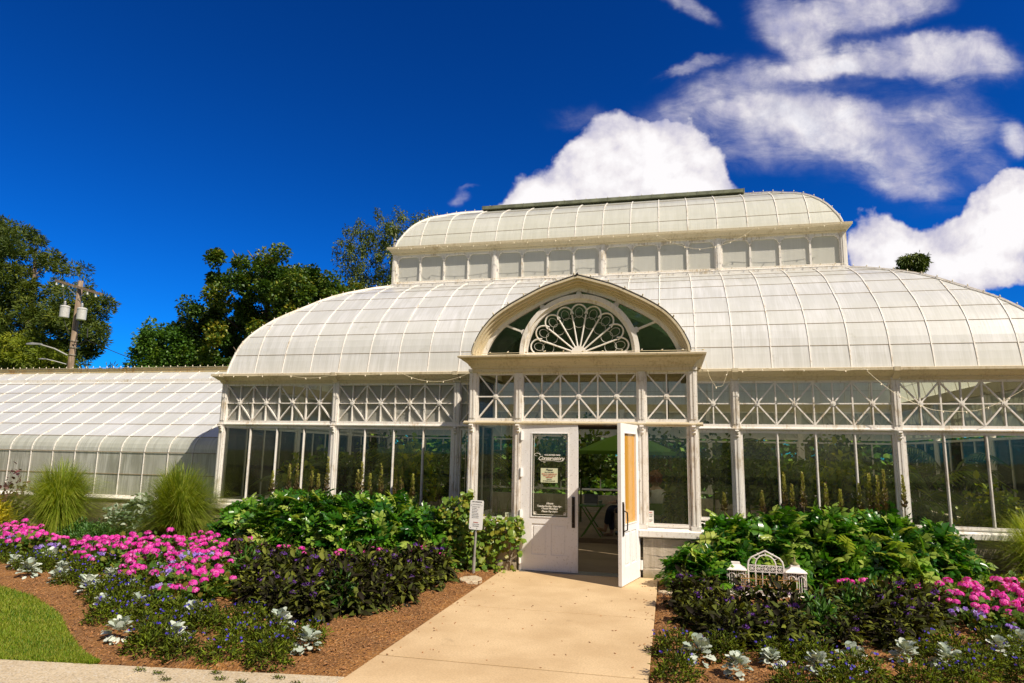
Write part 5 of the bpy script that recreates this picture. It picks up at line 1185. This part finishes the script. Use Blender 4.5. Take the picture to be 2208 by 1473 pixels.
# ================================================================== MINIATURE GLASSHOUSE ORNAMENT
mg = empty('model_glasshouse', (2.40, -2.12, .03), 'small white metal model of a glasshouse with rusty lettering standing in the right bed', 'garden ornament')
MW = flat('white_metal_wire', (.80, .74, .68), .5, var=.1); RUST = flat('rusty_bars', (.40, .22, .07), .7, var=.35)
zt = .295
for sg in (-1, 1):
    m = MB(); xc = sg*.345; w2 = .11
    for yb in (-.09, .07):
        for i in range(9): x = xc-w2+i*w2/4; m.tube([(x, yb, .03), (x, yb, zt)], .0045, 5)
        for k in range(2):
            ax = xc-.055+k*.11; m.tube([(ax+.045*math.cos(a), yb-.006, .215+.045*math.sin(a)) for a in np.linspace(0, math.pi, 9)], .005, 5)
        m.bar((xc-w2, yb, .03), (xc+w2, yb, .03), .02, .012); m.bar((xc-w2, yb, zt), (xc+w2, yb, zt), .016, .012)
    for i in range(1, 5): 
        for x in (xc-w2, xc+w2): m.tube([(x, -.09+i*.032, .03), (x, -.09+i*.032, zt)], .0045, 5)
    m.build('side_cage', MW, mg)
for sg in (-1, 1):
    xc = sg*.345; V = []; 
    for h, q, z in ((.125, .105, zt), (.122, .10, zt+.012), (.075, .06, zt+.038), (.052, .042, zt+.062), (.050, .04, zt+.085)): V += [(xc-h, -.01-q, z), (xc+h, -.01-q, z), (xc+h, -.01+q, z), (xc-h, -.01+q, z)]
    F = [(4*i+j, 4*i+(j+1) % 4, 4*i+4+(j+1) % 4, 4*i+4+j) for i in range(4) for j in range(4)]+[(16, 17, 18, 19), (3, 2, 1, 0)]; ro = mesh_obj('cage_roof', V, F, MW, mg)
m = MB(); m.lathe([(.045, 0), (.05, .01), (.02, .03), (.012, .04), (.014, .06), (.008, .08), (.002, .10)], (.345, -.01, zt+.085), 10); m.build('finial', flat('mossy_finial', (.22, .20, .07), .8, var=.3), mg, True)
m = MB(); yb = -.07
g = [(-.205, .05), (-.205, .36), (-.195, .41), (-.165, .45), (0, .535), (.165, .45), (.195, .41), (.205, .36), (.205, .05)]
m.tube([(x, yb, z) for x, z in g], .010, 6); m.tube([(.12*math.cos(a), yb, .36+.125*math.sin(a)) for a in np.linspace(math.pi, 0, 15)], .008, 6)
for x in (-.12, .12): m.tube([(x, yb, .36), (x, yb, .12)], .008, 6)
for x in (-.04, .04): m.tube([(x, yb, .285), (x, yb, .12)], .006, 6)
m.tube([(0, yb, .485), (0, yb, .53)], .006, 5)
for a in (35, 60, 120, 145): c, s = math.cos(R(a)), math.sin(R(a)); m.tube([(.12*c, yb, .36+.125*s), (.19*c, yb, .36+.17*s)], .005, 5)
for z in (.36, .285): m.bar((-.21, yb, z), (.21, yb, z), .010, .010)
for i in range(6): x = -.20+i*.08; m.bar((x, yb, .285), (x, yb, .36), .007, .009)
for i in range(5):
    xc = -.16+i*.08
    for a in (0, 45, 90, 135): c, s = math.cos(R(a)), math.sin(R(a)); l = .036 if a % 90 == 0 else .046; m.bar((xc-c*l, yb-.002, .3225-s*l*.9), (xc+c*l, yb-.002, .3225+s*l*.9), .0065, .006+a*.00002)
m.bar((-.23, yb, .05), (.23, yb, .05), .03, .03); m.build('gable_frame', MW, mg)
m = MB(); m.bar((-.36, -.115, .205), (.36, -.115, .205), .010, .008); m.bar((-.36, -.115, .115), (.36, -.115, .115), .012, .008); m.build('rail', RUST, mg)
text('VOLUNTEER PARK', .062, (0, -.118, .232), mg, RUST, space=1.22); text('CONSERVATORY', .070, (0, -.118, .160), mg, RUST, space=1.24)
m = MB(); m.box(-.47, .47, -.13, .1, -.02, .022); m.build('base_tray', MW, mg)
# flagstones beside the path
for (x, y, a, b, lab) in ((-1.30, -2.35, .17, .22, 'pale flat stone by the path below the notice post'), (1.32, -2.38, .20, .13, 'pale flat stone right of the path by the dark plants')):
    m = MB(); P_ = [(x+a*(1+.12*math.sin(k*5+x))*math.cos(k*.785), y+b*(1+.1*math.cos(k*3))*math.sin(k*.785)) for k in range(8)]; m.prism(P_, .0, .055, 'z'); o = m.build('flat_stone', WALKM); tag(o, lab, 'stone'); bv = o.modifiers.new('edge', 'BEVEL'); bv.width = .012; bv.segments = 2
# clods of grass on the sidewalk
DEB = [(-2.05, -6.50), (-1.93, -6.60), (-2.45, -6.62), (-2.30, -6.72), (-1.55, -6.47), (-1.75, -6.62), (-2.62, -6.60), (-1.35, -6.55)]
for i, (x, y) in enumerate(DEB):
    n = 60; p = np.stack([rng.normal(0, .022, n), rng.normal(0, .014, n), rng.random(n)*.012], -1); V, F, Rn = scatter(T_diamond(.4), p, rdir(n, 0), norm(UPV+rng.normal(0, .5, (n, 3))), rng.uniform(.01, .025, n))
    o = mesh_obj('grass_clipping', V, F, L_LOB, rnd=Rn, loc=(x, y, .033)); tag(o, 'dropped clump of plant bits on the sidewalk, %s from the path' % ORD[sorted(DEB, key=lambda q: -q[0]).index((x, y))], 'debris', 'dropped plant bits on the sidewalk')
# ================================================================== INSIDE THE GLASSHOUSE
L_IN = [leaf('indoor_dark_leaf', [(.03, .07, .008), (.07, .13, .012), (.13, .20, .018), (.25, .30, .03)], .4, .4), leaf('indoor_bright_leaf', [(.10, .18, .008), (.24, .34, .012), (.45, .52, .02), (.65, .62, .03)], .4, .5), leaf('indoor_green_leaf', [(.05, .12, .01), (.11, .21, .015), (.22, .32, .025), (.36, .42, .03)], .4, .45)]
POTM = flat('clay_pot', (.28, .13, .07), .8)
def indoor(kind, x, y, h, w_, mt, lab, z0=.1):
    r_ = empty('indoor_plant', (x, y, z0), lab, 'plant', 'plants growing inside the glasshouse')
    if kind == 'bush':
        V, F, Rn = leafmound(random.choice([T_oval(.6), T_lobed(3, .45)]), 900, w_, w_*.8, h*.6, .12, .7, -.9, .3); V = V+np.array([0, 0, h*.45]); V[:, 2] = np.maximum(V[:, 2], .02)
        mesh_obj('foliage', V, F, mt, r_, rnd=Rn); m = MB(); m.tube([(0, 0, 0), (.03, 0, h*.6)], [.03, .015], 6); m.build('stem', STEMM, r_)
    elif kind == 'palm':
        ps = []; m = MB()
        for k in range(13):
            a = random.random()*6.28; L_ = w_*random.uniform(.8, 1.3); up_ = random.uniform(.5, 1.4); pts = []
            for s in np.linspace(0, 1, 12): pts.append((math.cos(a)*L_*s, math.sin(a)*L_*s, h*.35+h*.62*(s**.55)*up_/1.2-L_*.7*s*s))
            m.tube(pts, [.010]*11+[.004], 5); pa = np.array(pts)[2:]
            for sd_ in (-1, 1):
                for j in range(2):
                    q = pa+(0 if j == 0 else .5)*(np.roll(pa, -1, 0)-pa)*(np.arange(len(pa)) < len(pa)-1)[:, None]
                    d = np.stack([np.full(len(q), -math.sin(a)*sd_)+math.cos(a)*.7, np.full(len(q), math.cos(a)*sd_)+math.sin(a)*.7, np.full(len(q), -.35)], -1)
                    ps.append(scatter(T_diamond(.13, .03, .2), q, norm(d), np.tile(UPV, (len(q), 1)), np.linspace(.36, .18, len(q))))
        V, F, Rn = join(ps); mesh_obj('fronds', V, F, mt, r_, rnd=Rn); m.tube([(0, 0, 0), (0, 0, h*.36)], [.05, .04], 8); m.build('stem', STEMM, r_)
    elif kind == 'strap':
        V, F, Rn = grass_clump(150, h, w_, .022); mesh_obj('foliage', V, F, mt, r_, rnd=Rn); m = MB(); m.lathe([(.10, 0), (.14, .16), (.15, .2), (.13, .2), (.12, .17)], (0, 0, -.02), 14); m.build('pot', POTM, r_)
    return r_
IN = [('palm', -6.0, 1.35, 1.9, .9, 0, 'dark arching palm inside the left corner'), ('bush', -5.7, .55, 1.45, .40, 1, 'bright yellow-green leafy plant inside the first left panes'), ('bush', -5.1, 1.3, 1.6, .5, 0, 'dark shrub inside the left bay'), ('palm', -4.4, 2.4, 2.3, 1.1, 2, 'palm standing deep inside the left bay'), ('bush', -4.0, .55, 1.2, .4, 2, 'green shrub inside beside the first post'),
      ('bush', -3.3, .60, 1.75, .42, 1, 'sunlit yellow shrub inside the shaded bay'), ('bush', -2.6, 1.4, 1.9, .55, 0, 'dark bushy plant inside next to the porch'), ('palm', -3.0, 3.2, 2.4, 1.2, 0, 'tall palm in the middle of the house left of the door'), ('strap', -1.25, -.75, .95, .35, 2, 'dark strap-leaved plant inside the left porch window'),
      ('bush', 1.42, -.25, 1.50, .20, 2, 'small-leaved shrub inside the right porch window'), ('strap', 1.30, -.95, .85, .42, 1, 'bright strap-leaved plant low inside the right porch window'), ('strap', 1.95, .45, .9, .45, 1, 'arching strap-leaved plant inside the narrow right pane'), ('bush', 2.6, 1.4, 2.0, .6, 0, 'dark shrub inside beyond the narrow right pane'),
      ('bush', 3.1, .55, 1.7, .42, 2, 'olive-green shrub inside the middle of the right bay'), ('bush', 3.9, .60, 1.8, .45, 1, 'sunlit yellow-green shrub inside the right bay'), ('palm', 3.5, 2.8, 2.5, 1.2, 0, 'palm deep inside the right bay'), ('bush', 4.45, .9, 1.45, .4, 0, 'dark twiggy shrub inside by the right-hand post'), ('palm', 5.4, 1.75, 2.1, 1.1, 2, 'big palm with arching fronds inside the far right bay'),
      ('bush', 5.1, .7, .95, .4, 0, 'low dark plant inside the far right bay'), ('bush', 6.0, .55, 1.3, .45, 1, 'bright green shrub inside at the right edge'), ('palm', 6.3, 2.8, 2.4, 1., 0, 'palm at the far right end inside'), ('bush', .9, 4.6, 2.2, .9, 0, 'dark tree-like shrub far inside behind the umbrella'), ('bush', -.8, 5.0, 2.3, .9, 0, 'dark tree-like shrub far inside seen through the doorway'),
      ('bush', -1.9, 4.2, 2.0, .8, 2, 'broad shrub far inside left of the doorway'), ('bush', 2.2, 4.4, 2.1, .8, 0, 'broad dark shrub far inside right of the doorway'), ('bush', -5.5, 4.4, 2.0, .9, 0, 'broad dark shrub far inside the left bay'), ('bush', 4.8, 4.6, 2.1, .9, 0, 'broad dark shrub far inside the right bay'), ('bush', -6.2, 2.6, 1.6, .6, 2, 'green shrub inside near the left end wall')]
for i, (k, x, y, h, w_, c, lab) in enumerate(IN): indoor(k, x, y, h, w_, L_IN[c], lab, .12 if y > 2 else .03)
# benches / planter walls that hold the inner beds
for x0, x1, lab in ((-6.6, -1.9, 'low dark planting bench along the inside of the left windows'), (1.95, 6.6, 'low dark planting bench along the inside of the right windows')):
    m = MB(); m.box(x0, x1, .45, 1.75, .50, .56)
    for x in np.linspace(x0+.1, x1-.1, 5): m.box(x-.03, x+.03, .5, .56, .03, .50); m.box(x-.03, x+.03, 1.64, 1.70, .03, .50)
    tag(m.build('plant_bench', flat('bench_timber'+str(x0), (.10, .07, .045), .8)), lab, 'bench')
# market umbrella
um = empty('market_umbrella', (.42, 2.75, .12), 'lime green open umbrella standing inside the doorway', 'umbrella'); m = MB(); n = 8; rz_ = 1.0
LIME = mat('lime_canvas', lambda k: (lambda m_, a, b: (k.set(m_, i0=.5), k.l.new(a.outputs[0], m_.inputs[1]), k.l.new(b.outputs[0], m_.inputs[2]), m_.outputs[0])[-1])(k.new('ShaderNodeMixShader'), pbsdf(k, Base_Color=(.22, .42, .03, 1), Roughness=.8), (lambda q: (k.set(q, Color=(.12, .26, .02, 1)), q)[1])(k.new('ShaderNodeBsdfTranslucent'))))
V = [(0, 0, 2.05)]+[(.5*rz_*math.cos(k*math.pi/4), .5*rz_*math.sin(k*math.pi/4), 1.87) for k in range(n)]+[(rz_*math.cos(k*math.pi/4), rz_*math.sin(k*math.pi/4), 1.65) for k in range(n)]+[(rz_*math.cos(k*math.pi/4), rz_*math.sin(k*math.pi/4), 1.58) for k in range(n)]
F = [(0, 1+k, 1+(k+1) % n) for k in range(n)]+[(1+k, 9+k, 9+(k+1) % n, 1+(k+1) % n) for k in range(n)]+[(9+k, 17+k, 17+(k+1) % n, 9+(k+1) % n) for k in range(n)]
cn = mesh_obj('canopy', V, F, LIME, um); so_ = cn.modifiers.new('cloth', 'SOLIDIFY'); so_.thickness = .004
m = MB(); m.tube([(0, 0, 0), (0, 0, 2.1)], .019, 8); m.build('pole', DARKM, um); m = MB(); m.lathe([(.24, 0), (.24, .05), (.04, .09), (.03, .3)], (0, 0, 0), 16); m.build('base', DARKM, um)
for k in range(n): m = MB(); m.tube([(0, 0, 2.02), (rz_*.98*math.cos(k*math.pi/4), rz_*.98*math.sin(k*math.pi/4), 1.635)], .006, 5); m.build('rib', DARKM, um)
# folding table with things on it
GRM = flat('green_metal', (.10, .22, .03), .4, .2)
tb = empty('folding_table', (-.22, 2.32, .12), 'small green folding table with crossed legs inside the doorway', 'table'); m = MB(); m.box(-.24, .24, -.24, .24, .575, .595); m.build('table_top', GRM, tb)
for y in (-.2, .2):
    for s in (-1, 1): m = MB(); m.bar((s*.19, y+s*.008, 0), (-s*.19, y+s*.008, .575), .022, .012); m.build('leg', GRM, tb)
m = MB(); m.add([(-.15, -.1, 0), (.12, -.1, 0), (.12, .09, 0), (-.15, .09, 0), (-.15, -.1, .02), (.12, -.1, .02), (.12, .09, .02), (-.15, .09, .02)], [(3, 2, 1, 0), (4, 5, 6, 7), (0, 1, 5, 4), (1, 2, 6, 5), (2, 3, 7, 6), (3, 0, 4, 7)]); lt = m.build('laptop', GALV, loc=(-.24, 2.30, .715)); tag(lt, 'grey laptop open on the green folding table', 'laptop'); m = MB(); m.bar((-.15, .09, .012), (-.15, .14, .19), .01, .01); m2 = MB(); m2.add([(-.15, .09, .02), (.12, .09, .02), (.12, .15, .20), (-.15, .15, .20), (-.15, .098, .02), (.12, .098, .02), (.12, .158, .20), (-.15, .158, .20)], [(0, 1, 2, 3), (7, 6, 5, 4), (0, 4, 5, 1), (2, 6, 7, 3), (0, 3, 7, 4), (1, 5, 6, 2)]); m2.build('screen', flat('laptop_lid', (.10, .10, .10), .4), lt)
m = MB(); m.lathe([(.028, 0), (.038, .10), (.040, .10), (.036, .095), (.026, .005)], (0, 0, 0), 14); tag(m.build('paper_cup', PAPERW, loc=(-.05, 2.2, .716), smooth=True), 'white paper cup at the right edge of the folding table', 'cup')
# ceiling lamp inside the porch
cl_ = empty('ceiling_lamp', (1.28, -.45, 2.13), 'shallow pale dish lamp under the porch ceiling behind the right side window', 'lamp'); m = MB(); m.lathe([(.01, 0), (.12, .02), (.17, .06), (.18, .075), (.02, .08)], (0, 0, 0), 20); m.build('shade', BULBM, cl_, True); m = MB(); m.tube([(0, 0, .08), (0, 0, .75)], .006, 6); m.build('rod', DARKM, cl_)
# ---- people --------------------------------------------------------
def skin_body(name, J, E_, rad, mt, parent=None, sub=2):
    me = bpy.data.meshes.new(name); me.from_pydata(J, E_, []); o = bpy.data.objects.new(name, me); link(o, parent); me.materials.append(mt)
    sk = o.modifiers.new('skin', 'SKIN'); sk.use_smooth_shade = True; ss = o.modifiers.new('sub', 'SUBSURF'); ss.levels = sub-1; ss.render_levels = sub
    for i, v in enumerate(me.skin_vertices[0].data): v.radius = (rad[i], rad[i]) if not isinstance(rad[i], tuple) else rad[i]; v.use_root = (i == 0)
    return o
SKIN = flat('skin', (.58, .36, .24), .5, var=.05); DENIM = flat('dark_denim', (.03, .04, .07), .8); SHIRTG = flat('patterned_grey_shirt', (.20, .17, .15), .8, var=.7, sc=60); SHIRTW = flat('white_shirt', (.72, .68, .62), .8); HAIRR = flat('red_brown_hair', (.38, .12, .03), .5, var=.3, sc=60); HAIRD = flat('dark_hair', (.05, .03, .02), .5, sc=60); SHOE = flat('tan_shoe', (.45, .28, .14), .6)
def seated(x, y, z0, rz, shirt, trouser, hairm, lab):
    """person on a chair, facing local -x"""
    r_ = empty('person', (x, y, z0), lab, 'person', None, rz)
    J = [(0, 0, .50), (.02, 0, .70), (.03, 0, .90), (.02, 0, 1.03), (.0, 0, 1.10), (-.01, 0, 1.20), (-.02, 0, 1.31),
         (-.02, .10, .50), (-.42, .11, .53), (-.40, .12, .10), (-.02, -.10, .50), (-.42, -.07, .55), (-.50, .02, .22),
         (.02, .17, .99), (-.08, .22, .76), (-.30, .16, .66), (.02, -.17, .99), (-.08, -.22, .76), (-.30, -.14, .66), (-.39, .14, .655), (-.39, -.12, .655), (-.40, .12, .045), (-.52, .04, .12), (-.54, .12, .02), (-.66, .05, .14)]
    E_ = [(0, 1), (1, 2), (2, 3), (3, 4), (4, 5), (5, 6), (0, 7), (7, 8), (8, 9), (0, 10), (10, 11), (11, 12), (3, 13), (13, 14), (14, 15), (3, 16), (16, 17), (17, 18), (15, 19), (18, 20), (9, 21), (12, 22), (21, 23), (22, 24)]
    rad = [(.13, .15), (.11, .14), (.12, .16), (.08, .11), .05, (.085, .075), (.085, .075), .085, .065, .045, .085, .065, .045, .05, .042, .032, .05, .042, .032, (.035, .018), (.035, .018), .038, .038, (.032, .022), (.032, .022)]
    b = skin_body('body', J, E_, rad, SKIN, r_)
    T_ = [0, 1, 2, 3, 13, 14, 15, 16, 17, 18]; ix = {j: i for i, j in enumerate(T_)}
    skin_body('shirt', [J[j] for j in T_], [(ix[a], ix[c]) for a, c in E_ if a in ix and c in ix and c != 15 and c != 18 or (a, c) in ((14, 15), (17, 18))], [tuple(q+.012 for q in (rad[j] if isinstance(rad[j], tuple) else (rad[j],)*2)) for j in T_], shirt, r_)
    T_ = [0, 7, 8, 9, 10, 11, 12]; ix = {j: i for i, j in enumerate(T_)}
    skin_body('trousers', [J[j] for j in T_], [(ix[a], ix[c]) for a, c in E_ if a in ix and c in ix], [tuple(q+.014 for q in (rad[j] if isinstance(rad[j], tuple) else (rad[j],)*2)) for j in T_], trouser, r_)
    for a, c, k in ((21, 23, 1), (22, 24, 2)):
        A, B_ = Vector(J[a]), Vector(J[c]); skin_body('shoe', [tuple(A+Vector((.03, 0, -.01))), tuple((A+B_)/2), tuple(B_+Vector((-.03, 0, 0)))], [(0, 1), (1, 2)], [(.04, .045), (.043, .04), (.035, .028)], SHOE, r_)
    for sy in (.14, -.12):   # fingers and thumb of each hand resting on the thigh
        for f, (dy, l) in enumerate(((-.027, .062), (-.009, .074), (.009, .070), (.026, .055))):
            skin_body('finger', [(-.40, sy+dy, .656), (-.40-l*.55, sy+dy*1.1, .654), (-.40-l, sy+dy*1.15, .636)], [(0, 1), (1, 2)], [.0095, .009, .0075], SKIN, b, 1)
        skin_body('thumb', [(-.375, sy-.03*(1 if sy > 0 else -1), .655), (-.40, sy-.05*(1 if sy > 0 else -1), .648), (-.425, sy-.055*(1 if sy > 0 else -1), .640)], [(0, 1), (1, 2)], [.011, .010, .008], SKIN, b, 1)
    hp = rdir(700); c = np.array([-.01, 0, 1.285]); keep = (hp[:, 0] > -.25) | (hp[:, 2] > .45); hp = hp[keep]; V, F, Rn = scatter(T_diamond(.25), c+hp*np.array([.105, .095, .125]), norm(hp*.4+np.array([.2, 0, -1])+rng.normal(0, .3, hp.shape)), hp, .07); mesh_obj('hair', V, F, hairm, b, rnd=Rn)
    m = MB()
    for s in (-1, 1): m.lathe([(.001, -.012), (.010, -.006), (.012, 0), (.010, .006), (.001, .012)], (-.088, s*.032, 1.275), 8)
    m.build('eyes', BLACK, b, True); m = MB(); m.add([(-.09, 0, 1.28), (-.09, -.014, 1.235), (-.09, .014, 1.235), (-.122, 0, 1.238)], [(0, 1, 3), (0, 3, 2), (1, 2, 3), (0, 2, 1)]); m.build('nose', SKIN, b); m = MB(); m.box(-.097, -.088, -.022, .022, 1.205, 1.213); m.build('mouth', flat('lips'+str(x), (.45, .16, .13), .5), b)
    return r_
seated(.55, 2.35, .12, 0, SHIRTG, DENIM, HAIRD, 'person in dark jeans seated facing the folding table behind the open door')
seated(1.02, 1.55, .03, R(-70), SHIRTW, DENIM, HAIRR, 'red-haired person in a white shirt seated behind the right side window')
def chair(x, y, z0, rz, lab):
    r_ = empty('folding_chair', (x, y, z0), lab, 'chair', 'green folding chairs inside', rz); m = MB(); m.box(-.20, .20, -.20, .20, .40, .418); m.build('seat', GRM, r_); m = MB(); m.box(.17, .19, -.2, .2, .62, .82); m.build('backrest', GRM, r_)
    for s in (-1, 1):
        for a, b in (((-.2, 0), (.18, .85)), ((.22, 0), (-.16, .40))): m = MB(); m.bar((a[0], s*.19, a[1]), (b[0], s*.19-s*.0, b[1]), .02, .012, (0, 1, 0)); m.build('leg', GRM, r_)
chair(.57, 2.35, .12, 0, 'green folding chair under the person in jeans'); chair(1.03, 1.53, .03, R(-70), 'green folding chair under the person with red-brown hair')

# lettering to plain meshes
bpy.context.view_layer.update(); dg = bpy.context.evaluated_depsgraph_get()
for o in TEXTS:
    me = bpy.data.meshes.new_from_object(o.evaluated_get(dg)); q = bpy.data.objects.new(o.name, me); q.matrix_basis = o.matrix_basis.copy(); nm = o.name; par = o.parent
    bpy.data.objects.remove(o); link(q, par); q.name = nm
